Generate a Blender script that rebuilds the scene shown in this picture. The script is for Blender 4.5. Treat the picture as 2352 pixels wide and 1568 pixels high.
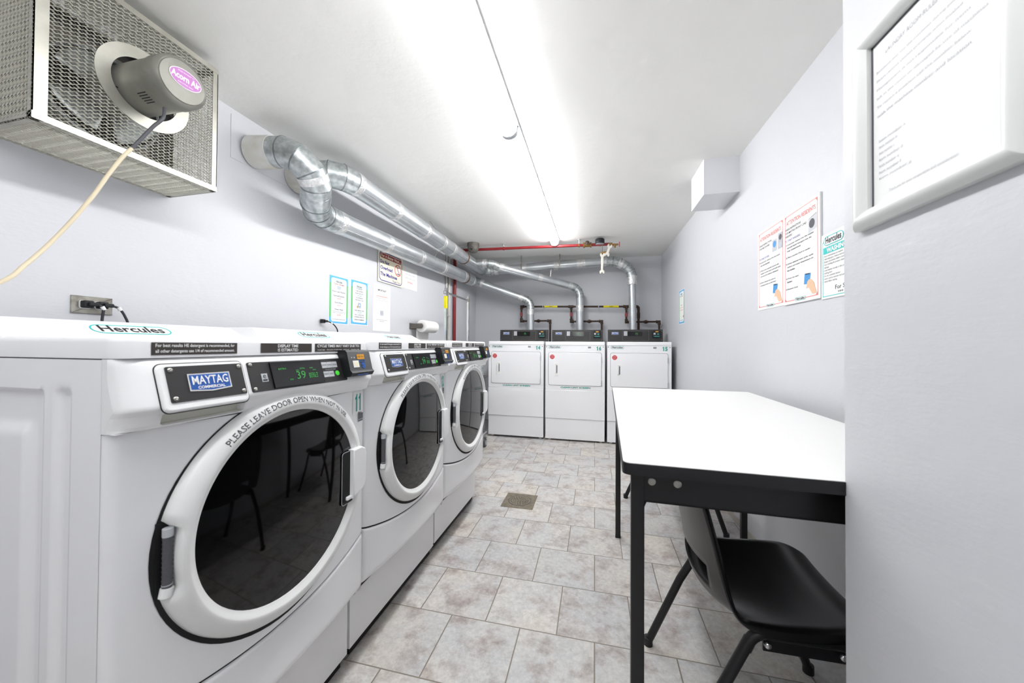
import bpy, math, random
from mathutils import Vector, Matrix
random.seed(7)
sc = bpy.context.scene
for o in list(bpy.data.objects): bpy.data.objects.remove(o, do_unlink=True)
COL = sc.collection
PI = math.pi

# ---------------------------------------------------------------- camera
YAW, PITCH, ROLL, EYE = 0.23125, 0.01145, 0.00578, 1.14
cam_data = bpy.data.cameras.new('camera')
cam_data.sensor_width = 36.0
cam_data.lens = 806.0 / 2352.0 * 36.0
cam_data.clip_start = 0.02
cam_data.dof.use_dof = True
cam_data.dof.focus_distance = 2.6
cam_data.dof.aperture_fstop = 5.0
cam = bpy.data.objects.new('camera', cam_data)
COL.objects.link(cam)
_f = Vector((-math.sin(YAW) * math.cos(PITCH), math.cos(YAW) * math.cos(PITCH), math.sin(PITCH)))
_x0 = Vector((math.cos(YAW), math.sin(YAW), 0))
_u0 = _x0.cross(_f)
_x = _x0 * math.cos(ROLL) + _u0 * math.sin(ROLL)
_u = -_x0 * math.sin(ROLL) + _u0 * math.cos(ROLL)
M = Matrix(((_x.x, _u.x, -_f.x, 0), (_x.y, _u.y, -_f.y, 0), (_x.z, _u.z, -_f.z, EYE), (0, 0, 0, 1)))
cam.matrix_world = M
sc.camera = cam

# ---------------------------------------------------------------- world, view
w = bpy.data.worlds.new('world'); sc.world = w; w.use_nodes = True
w.node_tree.nodes['Background'].inputs[0].default_value = (0.8, 0.85, 1, 1)
w.node_tree.nodes['Background'].inputs[1].default_value = 0.3
sc.view_settings.view_transform = 'Standard'
sc.view_settings.look = 'None'
sc.view_settings.gamma = 1.0
sc.view_settings.use_curve_mapping = False
sc.view_settings.exposure = 2.1
LAMP = 11.0        # strength of the two ceiling strip lamps and the added rear fill

# ---------------------------------------------------------------- materials
def lin(c):
    if isinstance(c, str):
        c = [int(c[i:i + 2], 16) / 255 for i in (0, 2, 4)]
        c = [x / 12.92 if x <= .04045 else ((x + .055) / 1.055) ** 2.4 for x in c]
    return (c[0], c[1], c[2], 1)
MATS = {}
def mat(name, col, rough=.5, metal=0., spec=.5, bump=None, var=None, emit=None, coat=0., stretch=None):
    """bump=(scale,strength,dist)  var=(scale,col2,amount)"""
    if name in MATS: return MATS[name]
    m = bpy.data.materials.new(name); m.use_nodes = True
    nt = m.node_tree; b = nt.nodes['Principled BSDF']
    b.inputs['Base Color'].default_value = lin(col)
    b.inputs['Roughness'].default_value = rough
    b.inputs['Metallic'].default_value = metal
    b.inputs['Specular IOR Level'].default_value = spec
    if coat: b.inputs['Coat Weight'].default_value = coat; b.inputs['Coat Roughness'].default_value = .05
    tc = nt.nodes.new('ShaderNodeTexCoord')
    src = tc.outputs['Object']
    if stretch:
        mp = nt.nodes.new('ShaderNodeMapping'); mp.inputs['Scale'].default_value = stretch
        nt.links.new(src, mp.inputs[0]); src = mp.outputs[0]
    if var:
        n = nt.nodes.new('ShaderNodeTexNoise'); n.inputs['Scale'].default_value = var[0]; n.inputs['Detail'].default_value = 6
        nt.links.new(src, n.inputs['Vector'])
        r = nt.nodes.new('ShaderNodeValToRGB'); r.color_ramp.elements[0].position = .38; r.color_ramp.elements[1].position = .66
        r.color_ramp.elements[0].color = lin(col); r.color_ramp.elements[1].color = lin(var[1])
        nt.links.new(n.outputs['Fac'], r.inputs[0]); nt.links.new(r.outputs[0], b.inputs['Base Color'])
    if bump:
        n = nt.nodes.new('ShaderNodeTexNoise'); n.inputs['Scale'].default_value = bump[0]; n.inputs['Detail'].default_value = 5
        nt.links.new(src, n.inputs['Vector'])
        bp = nt.nodes.new('ShaderNodeBump'); bp.inputs['Strength'].default_value = bump[1]; bp.inputs['Distance'].default_value = bump[2]
        nt.links.new(n.outputs['Fac'], bp.inputs['Height']); nt.links.new(bp.outputs[0], b.inputs['Normal'])
    if emit:
        b.inputs['Emission Color'].default_value = lin(emit[0]); b.inputs['Emission Strength'].default_value = emit[1]
    MATS[name] = m
    return m

def wall_mat(name, col, rough, lump=.35):
    m = mat(name, col, rough, bump=(9, lump, .006))
    nt = m.node_tree; b = nt.nodes['Principled BSDF']
    bp = [n for n in nt.nodes if n.bl_idname == 'ShaderNodeBump'][0]
    tc = [n for n in nt.nodes if n.bl_idname == 'ShaderNodeTexCoord'][0]
    mp = nt.nodes.new('ShaderNodeMapping'); mp.inputs['Scale'].default_value = (1, 1, 3.5)
    n2 = nt.nodes.new('ShaderNodeTexNoise'); n2.inputs['Scale'].default_value = 38; n2.inputs['Detail'].default_value = 4
    b2 = nt.nodes.new('ShaderNodeBump'); b2.inputs['Strength'].default_value = .25; b2.inputs['Distance'].default_value = .0015
    nt.links.new(tc.outputs['Object'], mp.inputs[0]); nt.links.new(mp.outputs[0], n2.inputs['Vector'])
    nt.links.new(n2.outputs['Fac'], b2.inputs['Height']); nt.links.new(bp.outputs[0], b2.inputs['Normal'])
    nt.links.new(b2.outputs[0], b.inputs['Normal'])
    return m
WALL = wall_mat('wall_paint', 'CBCCD0', .45)
CEIL = wall_mat('ceiling_paint', 'F5F4F0', .6, .5)

def floor_mat():
    m = bpy.data.materials.new('stone_look_tile'); m.use_nodes = True
    nt = m.node_tree; L = nt.links; b = nt.nodes['Principled BSDF']
    tc = nt.nodes.new('ShaderNodeTexCoord')
    mp = nt.nodes.new('ShaderNodeMapping'); mp.inputs['Location'].default_value = (.1435 + .293 * 20, -1.112 + .2893 * 20, 0)
    L.new(tc.outputs['Object'], mp.inputs[0])
    br = nt.nodes.new('ShaderNodeTexBrick'); br.offset = .5; br.offset_frequency = 2; br.squash = 1
    br.inputs['Scale'].default_value = 1; br.inputs['Mortar Size'].default_value = .0026
    br.inputs['Brick Width'].default_value = .293; br.inputs['Row Height'].default_value = .2893
    br.inputs['Mortar Smooth'].default_value = .35; br.inputs['Bias'].default_value = 0
    br.inputs['Color1'].default_value = (0, 0, 0, 1); br.inputs['Color2'].default_value = (1, 1, 1, 1); br.inputs['Mortar'].default_value = (.5, .5, .5, 1)
    L.new(mp.outputs[0], br.inputs['Vector'])
    # per tile offset of the cloud pattern, so it breaks at every joint
    ad = nt.nodes.new('ShaderNodeVectorMath'); ad.operation = 'MULTIPLY_ADD'; ad.inputs[1].default_value = (7, 5, 9)
    L.new(br.outputs['Color'], ad.inputs[0]); L.new(mp.outputs[0], ad.inputs[2])
    def noise(s, d, r=.55):
        n = nt.nodes.new('ShaderNodeTexNoise'); n.inputs['Scale'].default_value = s; n.inputs['Detail'].default_value = d
        n.inputs['Roughness'].default_value = r; L.new(ad.outputs[0], n.inputs['Vector']); return n
    def ramp(src, stops):
        r = nt.nodes.new('ShaderNodeValToRGB'); e = r.color_ramp.elements
        while len(e) < len(stops): e.new(.5)
        for i, (p, c) in enumerate(stops): e[i].position = p; e[i].color = lin(c)
        L.new(src, r.inputs[0]); return r
    def mix(f, a, c, t='MIX'):
        x = nt.nodes.new('ShaderNodeMix'); x.data_type = 'RGBA'; x.blend_type = t
        if hasattr(f, 'links'): L.new(f, x.inputs[0])
        else: x.inputs[0].default_value = f
        L.new(a, x.inputs[6]); L.new(c, x.inputs[7]); return x.outputs[2]
    base = ramp(noise(3.2, 5).outputs['Fac'], [(.30, 'CED0D1'), (.5, 'D8D6D3'), (.70, 'DDD7CD')])
    pink = ramp(noise(9, 8, .7).outputs['Fac'], [(.48, '000000'), (.66, 'FFFFFF')])
    col = nt.nodes.new('ShaderNodeRGB'); col.outputs[0].default_value = lin('A08E87')
    m1 = nt.nodes.new('ShaderNodeMath'); m1.operation = 'MULTIPLY'; m1.inputs[1].default_value = .75; L.new(pink.outputs[0], m1.inputs[0])
    c1 = mix(m1.outputs[0], base.outputs[0], col.outputs[0])
    fine = ramp(noise(55, 7, .75).outputs['Fac'], [(.35, '8A8A8A'), (.7, 'FFFFFF')])
    c2 = mix(.40, c1, fine.outputs[0], 'MULTIPLY')
    per = ramp(br.outputs['Color'], [(0, 'E8E8EA'), (1, 'FFFCF9')])
    c3 = mix(.6, c2, per.outputs[0], 'MULTIPLY')
    gr = nt.nodes.new('ShaderNodeRGB'); gr.outputs[0].default_value = lin('857C70')
    c4 = mix(br.outputs['Fac'], c3, gr.outputs[0])
    L.new(c4, b.inputs['Base Color'])
    b.inputs['Roughness'].default_value = .48
    n = noise(45, 8, .7)
    b1 = nt.nodes.new('ShaderNodeBump'); b1.inputs['Strength'].default_value = .3; b1.inputs['Distance'].default_value = .002
    L.new(n.outputs['Fac'], b1.inputs['Height'])
    b2 = nt.nodes.new('ShaderNodeBump'); b2.invert = True; b2.inputs['Strength'].default_value = .8; b2.inputs['Distance'].default_value = .002
    L.new(br.outputs['Fac'], b2.inputs['Height']); L.new(b1.outputs[0], b2.inputs['Normal']); L.new(b2.outputs[0], b.inputs['Normal'])
    return m
FLOOR = floor_mat()
WHITE = mat('white_enamel', 'F1F1F3', .22, coat=.3)
WHITE2 = mat('white_plastic', 'EEEEEF', .3)
RINGW = mat('white_door_plastic', 'E8E8E7', .3)
SLOTW = mat('ivory_plastic', 'DEDDD2', .5)
BLACKP = mat('black_plastic', '101116', .5)
BLACKM = mat('black_metal', '121114', .38)
DARKP = mat('charcoal_panel', '2A2829', .42)
DISP = mat('smoked_display', '0B0B0C', .12)
GLASSB = mat('smoked_glass', '050506', .04, spec=.5)
GAP = mat('dark_gap', '08080A', .7)
LABELB = mat('brown_black_sticker', '3A3430', .5)
PAPER = mat('white_paper', 'E9E9E8', .7)
INK = mat('grey_ink_and_shade', '55555C', .7)
INKL = mat('pale_ink', 'B4B4BC', .7)
INKB = mat('black_ink', '1D1D22', .6)
TEXTW = mat('white_print', 'EDEDED', .5)
TEAL = mat('teal_print', '14958C', .5)
CYAN = mat('cyan_print', '27BDBB', .5)
BLUEB = mat('sky_blue_print', '5AB0E0', .5)
GREENB = mat('green_print', '62B672', .5)
REDT = mat('pale_red_print', 'E0746C', .5)
REDP = mat('red_print', 'C8202A', .5)
MAROON = mat('maroon_print', '96202A', .5)
NAVY = mat('navy_print', '2A2A8C', .5)
CREAM = mat('cream_board', 'EDE6CC', .5)
MBLUE = mat('badge_blue', '1A55A8', .35)
SKIN = mat('printed_skin_tone', 'E2B898', .6)
CARD = mat('card_blue', '4590CC', .5)
LED = mat('green_led', '2E8A3C', .5, emit=('3DBE50', .04))
LEDG = mat('start_button_green', '46C83C', .4, emit=('46E03C', .06))
GREYT = mat('silver_sticker', 'B9BCC0', .4)
ORANGE = mat('amber_sticker', 'D99A2C', .5)
STEEL = mat('stainless_plate', 'B5B2A8', .35, metal=.7, var=(30, '8E8A80', 1))
CHROME = mat('chrome', 'D8D8D8', .15, metal=1)
SCREW = mat('screw_steel', 'A5A39D', .3, metal=.9)
GALV = mat('galvanised_steel', 'D2D6D8', .34, metal=.82, var=(9, 'C6CACD', 1), bump=(9, .1, .004))
GALV2 = mat('galvanised_elbow', 'CDD1D2', .36, metal=.82, var=(34, 'A4ABAC', 1), bump=(14, .12, .004))
SEAM = mat('duct_seam', '8D9294', .35, metal=.9)
FOIL = mat('foil_tape', 'ECECEC', .3, metal=.7, bump=(60, 1.0, .006), var=(40, 'D2D2D0', 1))
PAINTED = mat('painted_sleeve', 'D2D2CE', .5, bump=(60, .3, .002), var=(12, 'C4C0B4', 1))
RUST = mat('rusty_band', '6B4A35', .7, metal=.3)
ALU = mat('aluminium_frame', 'C2C0B6', .36, metal=.75, var=(8, 'A9A79C', 1))
MESH = mat('expanded_metal', 'CFCDC2', .4, metal=.45)
FANIN = mat('fan_box_inside', '2B2A28', .7)
MOTOR = mat('motor_grey', '84837B', .38, metal=.25, var=(11, '76756D', 1))
VIOLET = mat('violet_sticker', 'B070B0', .5)
REDPIPE = mat('red_pipe_paint', '851A20', .35)
IRON = mat('black_iron', '33261F', .5, metal=.3, var=(60, '4A372C', 1))
YELLOW = mat('yellow_band', 'E8D800', .5)
BRASS = mat('old_brass', '8A6A3A', .45, metal=.6)
VALVER = mat('valve_red', 'A04048', .5)
GREYIRON = mat('grey_iron', '6A655F', .5, metal=.4)
BOX = mat('box_duct_paint', 'DEDEE2', .5)
TABLEW = mat('white_laminate', 'ECEBE9', .28)
CHAIRP = mat('black_shell_plastic', '0F0E0F', .27, bump=(500, .1, .0005))
DRAIN = mat('drain_brass', '857B68', .45, metal=.4, var=(30, '6E6656', 1))
TOWEL = mat('paper_towel', 'EEEDEA', .85, bump=(200, .3, .001))
FRAMEW = mat('white_frame', 'DDDFDD', .35)
CORDC = mat('cream_cord', 'D5C8AC', .5)
CORDG = mat('grey_cord', '4A4A50', .5)
CORDB = mat('black_cord', '222228', .45)
BASKET = mat('grey_vinyl', '606268', .6)
RUBBER = mat('grey_rubber', '55555A', .6)
LAMPFILL = mat('added_fill_diffuser', 'FFFFFF', .5, emit=('FDFEFF', LAMP * .42))  # glow of the added fill strip behind the camera
LAMPN = mat('near_lamp_diffuser', 'FFFFFF', .5, emit=('FDFEFF', LAMP * .5))
LAMPF = mat('far_lamp_diffuser', 'FFFFFF', .5, emit=('FDFEFF', LAMP * .98))
LAMPB = mat('lamp_tray', 'D8DADF', .45)
WRENCH = mat('pale_steel', 'C9C6BE', .4, metal=.4)

# ---------------------------------------------------------------- mesh builder
_tc = {}
def text_geo(body, bold=0.0):
    k = (body, bold)
    if k in _tc: return _tc[k]
    cu = bpy.data.curves.new('t', 'FONT'); cu.body = body; cu.offset = bold; cu.resolution_u = 2
    o = bpy.data.objects.new('t', cu); COL.objects.link(o)
    dg = bpy.context.evaluated_depsgraph_get()
    me = bpy.data.meshes.new_from_object(o.evaluated_get(dg))
    vs = [(v.co.x, v.co.y) for v in me.vertices]; fs = [tuple(p.vertices) for p in me.polygons]
    # orient upward
    out = []
    for f in fs:
        a = 0
        for i in range(len(f)):
            x0, y0 = vs[f[i]]; x1, y1 = vs[f[(i + 1) % len(f)]]; a += x0 * y1 - x1 * y0
        out.append(f if a > 0 else f[::-1])
    bpy.data.objects.remove(o, do_unlink=True); bpy.data.curves.remove(cu); bpy.data.meshes.remove(me)
    _tc[k] = (vs, out); return _tc[k]

class Fr:
    """a flat frame: origin o, axes u (right) v (up) n (out)"""
    def __init__(s, o, u, v):
        s.o = Vector(o); s.u = Vector(u).normalized(); s.v = Vector(v).normalized(); s.n = s.u.cross(s.v)
    def p(s, a, b, c=0): return s.o + s.u * a + s.v * b + s.n * c
    def off(s, a, b, c=0): return Fr(s.p(a, b, c), s.u, s.v)

def rrect(x0, y0, x1, y1, r, n=5):
    r = min(r, (x1 - x0) / 2 - 1e-5, (y1 - y0) / 2 - 1e-5)
    if r <= 1e-5: return [(x0, y0), (x1, y0), (x1, y1), (x0, y1)]
    out = []
    for cx, cy, a in ((x1 - r, y0 + r, -90), (x1 - r, y1 - r, 0), (x0 + r, y1 - r, 90), (x0 + r, y0 + r, 180)):
        for i in range(n + 1):
            t = math.radians(a + 90 * i / n); out.append((cx + r * math.cos(t), cy + r * math.sin(t)))
    return out
def ngon(cx, cy, r, n, ph=0, ry=None):
    ry = ry or r
    return [(cx + r * math.cos(ph + 2 * PI * i / n), cy + ry * math.sin(ph + 2 * PI * i / n)) for i in range(n)]

class MB:
    def __init__(s): s.v = []; s.f = []; s.m = []; s.mats = []; s.sm = []
    def mi(s, m):
        if m not in s.mats: s.mats.append(m)
        return s.mats.index(m)
    def add(s, vs, fs, m, smooth=False):
        b = len(s.v); k = s.mi(m); s.v += [tuple(v) for v in vs]
        for f in fs: s.f.append(tuple(i + b for i in f)); s.m.append(k); s.sm.append(smooth)
        return s
    def box(s, a, b, m):
        x0, x1 = sorted((a[0], b[0])); y0, y1 = sorted((a[1], b[1])); z0, z1 = sorted((a[2], b[2]))
        vs = [(x, y, z) for z in (z0, z1) for y in (y0, y1) for x in (x0, x1)]
        return s.add(vs, [(0, 2, 3, 1), (4, 5, 7, 6), (0, 1, 5, 4), (2, 6, 7, 3), (0, 4, 6, 2), (1, 3, 7, 5)], m)
    def poly(s, fr, pts, m, h=.0006):
        return s.add([fr.p(a, b, h) for a, b in pts], [tuple(range(len(pts)))], m)
    def quad(s, fr, x0, y0, x1, y1, m, h=.0006, r=0):
        return s.poly(fr, rrect(x0, y0, x1, y1, r), m, h)
    def slab(s, fr, pts, t, m, bev=0, h0=0, smooth=False, back=True):
        """extrude outline along n by t, with a bevelled front edge"""
        n = len(pts); cx = sum(p[0] for p in pts) / n; cy = sum(p[1] for p in pts) / n
        rings = [(0, h0)]
        if bev > 0:
            for i in range(4):
                a = PI / 2 * i / 3; rings.append((bev * (1 - math.cos(a)), h0 + t - bev + bev * math.sin(a)))
        else: rings.append((0, h0 + t))
        # inset along averaged normals
        nr = []
        for i in range(n):
            p0 = Vector(pts[i - 1]); p1 = Vector(pts[i]); p2 = Vector(pts[(i + 1) % n])
            d1 = (p1 - p0); d2 = (p2 - p1)
            d1 = d1.normalized() if d1.length > 1e-9 else Vector((0, 0)); d2 = d2.normalized() if d2.length > 1e-9 else Vector((0, 0))
            n1 = Vector((-d1.y, d1.x)) + Vector((-d2.y, d2.x))
            if n1.length < 1e-6: n1 = Vector((cx, cy)) - p1
            n1.normalize(); c = max(.4, n1.dot(Vector((-d2.y, d2.x)))) ; nr.append(n1 / c)
        vs = []; fs = []
        for ins, h in rings:
            for i in range(n): vs.append(fr.p(pts[i][0] + nr[i].x * ins, pts[i][1] + nr[i].y * ins, h))
        for k in range(len(rings) - 1):
            for i in range(n):
                j = (i + 1) % n; fs.append((k * n + i, k * n + j, (k + 1) * n + j, (k + 1) * n + i))
        s.add(vs, fs, m, smooth or bev > 0)
        L = len(rings) - 1
        s.add([vs[L * n + i] for i in range(n)], [tuple(range(n))], m)
        if back: s.add([vs[i] for i in range(n)], [tuple(range(n - 1, -1, -1))], m)
        return s
    def ringslab(s, fr, outer, inner, t, m, h0=0):
        """flat frame between two outlines with equal point counts"""
        n = len(outer); vs = []
        for h in (h0, h0 + t):
            for p in outer: vs.append(fr.p(p[0], p[1], h))
            for p in inner: vs.append(fr.p(p[0], p[1], h))
        fs = []
        for i in range(n):
            j = (i + 1) % n
            fs += [(2 * n + i, 2 * n + j, 3 * n + j, 3 * n + i), (i, n + i, n + j, j), (i, j, 2 * n + j, 2 * n + i), (n + j, n + i, 3 * n + i, 3 * n + j)]
        return s.add(vs, fs, m)
    def text(s, fr, body, x0, y0, m, size=None, w=None, h=.0009, bold=0., align='L', sx=1., fit=None):
        """fit=(x0,y0,x1,y1) stretches to the box; otherwise size is the letter size"""
        vs, fs = text_geo(body, bold)
        if not vs: return s
        ax = min(v[0] for v in vs); bx = max(v[0] for v in vs); ay = min(v[1] for v in vs); by = max(v[1] for v in vs)
        if fit:
            kx = (fit[2] - fit[0]) / (bx - ax); ky = (fit[3] - fit[1]) / (by - ay)
            q = [(fit[0] + (v[0] - ax) * kx, fit[1] + (v[1] - ay) * ky) for v in vs]
        else:
            k = size; kx = k * sx
            if w: kx = w / (bx - ax)
            wd = (bx - ax) * kx; o = {'L': 0, 'C': -wd / 2, 'R': -wd}[align]
            q = [(x0 + o + (v[0] - ax) * kx, y0 + v[1] * k) for v in vs]
        return s.add([fr.p(a, b, h) for a, b in q], fs, m)
    def tube(s, pts, r, m, n=16, caps=True, smooth=True, closed=False):
        P = [Vector(p) for p in pts]; N = len(P); R = r if isinstance(r, (list, tuple)) else [r] * N
        T = []
        for i in range(N):
            a = (P[i] - P[i - 1]).normalized() if (i > 0 or closed) else None
            b = (P[(i + 1) % N] - P[i]).normalized() if (i < N - 1 or closed) else None
            if a is None: a = b
            if b is None: b = a
            t = (a + b); t = t.normalized() if t.length > 1e-6 else a
            T.append((t, a, max(.5, t.dot(a))))
        t0 = T[0][0]; ref = Vector((0, 0, 1)) if abs(t0.z) < .9 else Vector((1, 0, 0))
        e = (ref - t0 * ref.dot(t0)).normalized(); vs = []
        pa = T[0][1]
        for i in range(N):
            t, a, c = T[i]
            e = (e - t * e.dot(t)).normalized(); g = t.cross(e)
            # mitre: stretch in the bend plane
            bd = None
            if c < .9999:
                bd = (a - t * a.dot(t)); bd = bd.normalized() if bd.length > 1e-6 else None
            for k in range(n):
                an = 2 * PI * k / n; d = (e * math.cos(an) + g * math.sin(an)) * R[i]
                if bd is not None: d = d + bd * (d.dot(bd)) * (1 / c - 1)
                vs.append(P[i] + d)
        fs = []
        for i in range(N - 1 + (1 if closed else 0)):
            for k in range(n):
                l = (k + 1) % n; j = (i + 1) % N; fs.append((i * n + k, i * n + l, j * n + l, j * n + k))
        s.add(vs, fs, m, smooth)
        if caps and not closed:
            s.add(vs[:n], [tuple(range(n - 1, -1, -1))], m); s.add(vs[-n:], [tuple(range(n))], m)
        return s
    def cyl(s, a, b, r, m, n=20, r2=None):
        return s.tube([a, b], [r, r if r2 is None else r2], m, n)
    def lathe(s, o, axis, prof, m, n=32, ph=(0, 2 * PI), ref=None):
        """prof: (radius, height along axis)"""
        o = Vector(o); ax = Vector(axis).normalized(); rf = Vector(ref) if ref else (Vector((0, 0, 1)) if abs(ax.z) < .9 else Vector((1, 0, 0)))
        e = (rf - ax * rf.dot(ax)).normalized(); g = ax.cross(e); full = abs(ph[1] - ph[0] - 2 * PI) < 1e-6
        K = n if full else n + 1; vs = []
        for r, h in prof:
            for k in range(K):
                a = ph[0] + (ph[1] - ph[0]) * k / n; vs.append(o + ax * h + (e * math.cos(a) + g * math.sin(a)) * r)
        fs = []
        for i in range(len(prof) - 1):
            for k in range(n):
                l = (k + 1) % K; fs.append((i * K + k, i * K + l, (i + 1) * K + l, (i + 1) * K + k))
        return s.add(vs, fs, m, True)
    def grid(s, fn, nu, nv, m, smooth=True, us=None, vs_=None):
        U = us or [i / nu for i in range(nu + 1)]; V = vs_ or [j / nv for j in range(nv + 1)]
        nu = len(U) - 1; nv = len(V) - 1
        vs = [fn(a, b) for b in V for a in U]; fs = []
        for j in range(nv):
            for i in range(nu):
                k = j * (nu + 1) + i; fs.append((k, k + 1, k + nu + 2, k + nu + 1))
        return s.add(vs, fs, m, smooth)
    def build(s, name, parent=None, angle=40, loc=None):
        me = bpy.data.meshes.new(name); me.from_pydata(s.v, [], s.f)
        for m in s.mats: me.materials.append(m)
        me.polygons.foreach_set('material_index', s.m); me.polygons.foreach_set('use_smooth', s.sm)
        me.update(); 
        try: me.set_sharp_from_angle(angle=math.radians(angle))
        except Exception: pass
        o = bpy.data.objects.new(name, me); COL.objects.link(o)
        if parent: o.parent = parent
        if loc: o.location = loc
        return o
def tag(o, label, cat, group=None, kind=None):
    if label: o['label'] = label
    if cat: o['category'] = cat
    if group: o['group'] = group
    if kind: o['kind'] = kind
    return o
def root(name, loc, label, cat, group=None, rz=0):
    o = bpy.data.objects.new(name, None); o.empty_display_size = .1; COL.objects.link(o)
    o.location = loc; o.rotation_euler = (0, 0, rz); return tag(o, label, cat, group)
def copy_tree(o, parent=None):
    c = o.copy(); COL.objects.link(c); c.parent = parent
    for ch in list(o.children): copy_tree(ch, c)
    return c
def arc(c, r, a0, a1, n, e1, e2):
    c = Vector(c); e1 = Vector(e1); e2 = Vector(e2)
    return [c + e1 * r * math.cos(math.radians(a0 + (a1 - a0) * i / n)) + e2 * r * math.sin(math.radians(a0 + (a1 - a0) * i / n)) for i in range(n + 1)]
def smoothpath(pts, k=6):
    P = [Vector(p) for p in pts]; P = [P[0] * 2 - P[1]] + P + [P[-1] * 2 - P[-2]]; out = []
    for i in range(1, len(P) - 2):
        for j in range(k):
            t = j / k; a, b, c, d = P[i - 1:i + 3]
            out.append(.5 * ((2 * b) + (c - a) * t + (2 * a - 5 * b + 4 * c - d) * t * t + (3 * b - a - 3 * c + d) * t ** 3))
    out.append(P[-2]); return out
def struct(mb, name, **k):
    o = mb.build(name, **k); o['kind'] = 'structure'; return o

# ---------------------------------------------------------------- room shell
XL, XR, YB, YN = -1.81, .90, 5.20, -2.4
XJ, YJ = .46, .79
zc = lambda y: 2.325 + .015 * y
struct(MB().box((XL - .1, YN - .1, -.1), (XR + .1, YB + .1, 0), FLOOR), 'floor')
cm = MB()
cm.add([(XL - .1, YN - .1, zc(YN)), (XR + .1, YN - .1, zc(YN)), (XR + .1, YB + .1, zc(YB)), (XL - .1, YB + .1, zc(YB)),
        (XL - .1, YN - .1, 2.55), (XR + .1, YN - .1, 2.55), (XR + .1, YB + .1, 2.55), (XL - .1, YB + .1, 2.55)],
       [(0, 3, 2, 1), (4, 5, 6, 7), (0, 1, 5, 4), (1, 2, 6, 5), (2, 3, 7, 6), (3, 0, 4, 7)], CEIL)
struct(cm, 'ceiling')
def walltop(x0, y0, x1, y1):
    a, b, c, d = zc(y0) + .01, zc(y0) + .01, zc(y1) + .01, zc(y1) + .01
    return MB().add([(x0, y0, 0), (x1, y0, 0), (x1, y1, 0), (x0, y1, 0), (x0, y0, a), (x1, y0, b), (x1, y1, c), (x0, y1, d)],
                    [(0, 3, 2, 1), (4, 5, 6, 7), (0, 1, 5, 4), (1, 2, 6, 5), (2, 3, 7, 6), (3, 0, 4, 7)], WALL)
struct(walltop(XL - .1, YN - .1, XL, YB + .1), 'wall_left')
struct(walltop(XR, YJ, XR + .1, YB + .1), 'wall_right')
struct(walltop(XL, YB, XR, YB + .1), 'wall_back')
struct(walltop(XL, YN - .1, XJ, YN), 'wall_front')
struct(walltop(XJ, YN - .1, XR + .1, YJ), 'wall_jamb')
struct(MB().box((XR - .008, YJ + .01, 0), (XR, YB, .042), mat('baseboard_tile', 'B4AEA6', .5)), 'baseboard_right')
# painted access panel round the duct sleeves, box soffit on the right wall
pm = MB().box((XL, 1.40, 2.092), (XL + .003, 2.02, 2.315), WALL)
struct(pm, 'trim_1')
sf = MB().box((.69, 2.50, 2.13), (XR, 2.80, zc(2.8) + .005), BOX)
struct(sf, 'trim_2')

# ---------------------------------------------------------------- ceiling strip lamps
def lamp(y0, y1, label, LAMPM):
    z1 = zc(y1) ; c = -.462
    r = root('strip_light', (c, y0, zc(y0)), label, 'ceiling light', 'strip lights end to end on the ceiling')
    sl = (zc(y1) - zc(y0)) / (y1 - y0)
    t = MB(); L = y1 - y0
    P = lambda x, y, z: (x, y, z + sl * y)
    vs = []
    for y in (0, L):
        vs += [P(-.054, y, -.012), P(.056, y, -.012), P(.056, y, -.003), P(-.054, y, -.003)]
    t.add(vs, [(0, 1, 2, 3), (7, 6, 5, 4), (0, 4, 5, 1), (1, 5, 6, 2), (2, 6, 7, 3), (3, 7, 4, 0)], LAMPB)
    t.build('tray', r)
    d = MB(); n = 14
    prof = [(-.044 * math.cos(PI * i / n), -.012 - .058 * math.sin(PI * i / n) ** .6) for i in range(n + 1)]
    vs = [P(a, y, b) for y in (.012, L - .012) for a, b in prof]; m = n + 1
    d.add(vs, [(i, i + 1, m + i + 1, m + i) for i in range(n)], LAMPM, True)
    d.add([P(a, .012, b) for a, b in prof], [tuple(range(n, -1, -1))], LAMPM)
    d.add([P(a, L - .012, b) for a, b in prof], [tuple(range(n + 1))], LAMPM)
    d.build('diffuser', r)
    for yy in (.0, L - .012):
        e = MB(); pr = [(a * 1.05, b - .001 if b < -.03 else b) for a, b in prof]
        vs = [P(a, y, b) for y in (yy, yy + .012) for a, b in pr]
        e.add(vs, [(i, i + 1, m + i + 1, m + i) for i in range(n)], LAMPB, True)
        e.add(vs[:m], [tuple(range(m - 1, -1, -1))], LAMPB); e.add(vs[m:], [tuple(range(m))], LAMPB)
        e.build('end_cap', r)
lamp(-.60, 1.862, 'long white strip light on the ceiling, the nearer of two, cut by the top edge', LAMPN)
lamp(1.872, 4.13, 'long white strip light on the ceiling, the farther one ending at the red pipe', LAMPF)
lamp(-2.36, -.61, 'long white strip light on the ceiling behind the camera', LAMPFILL)  # unseen strip, added to brighten the washer side and dryer fronts

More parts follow.
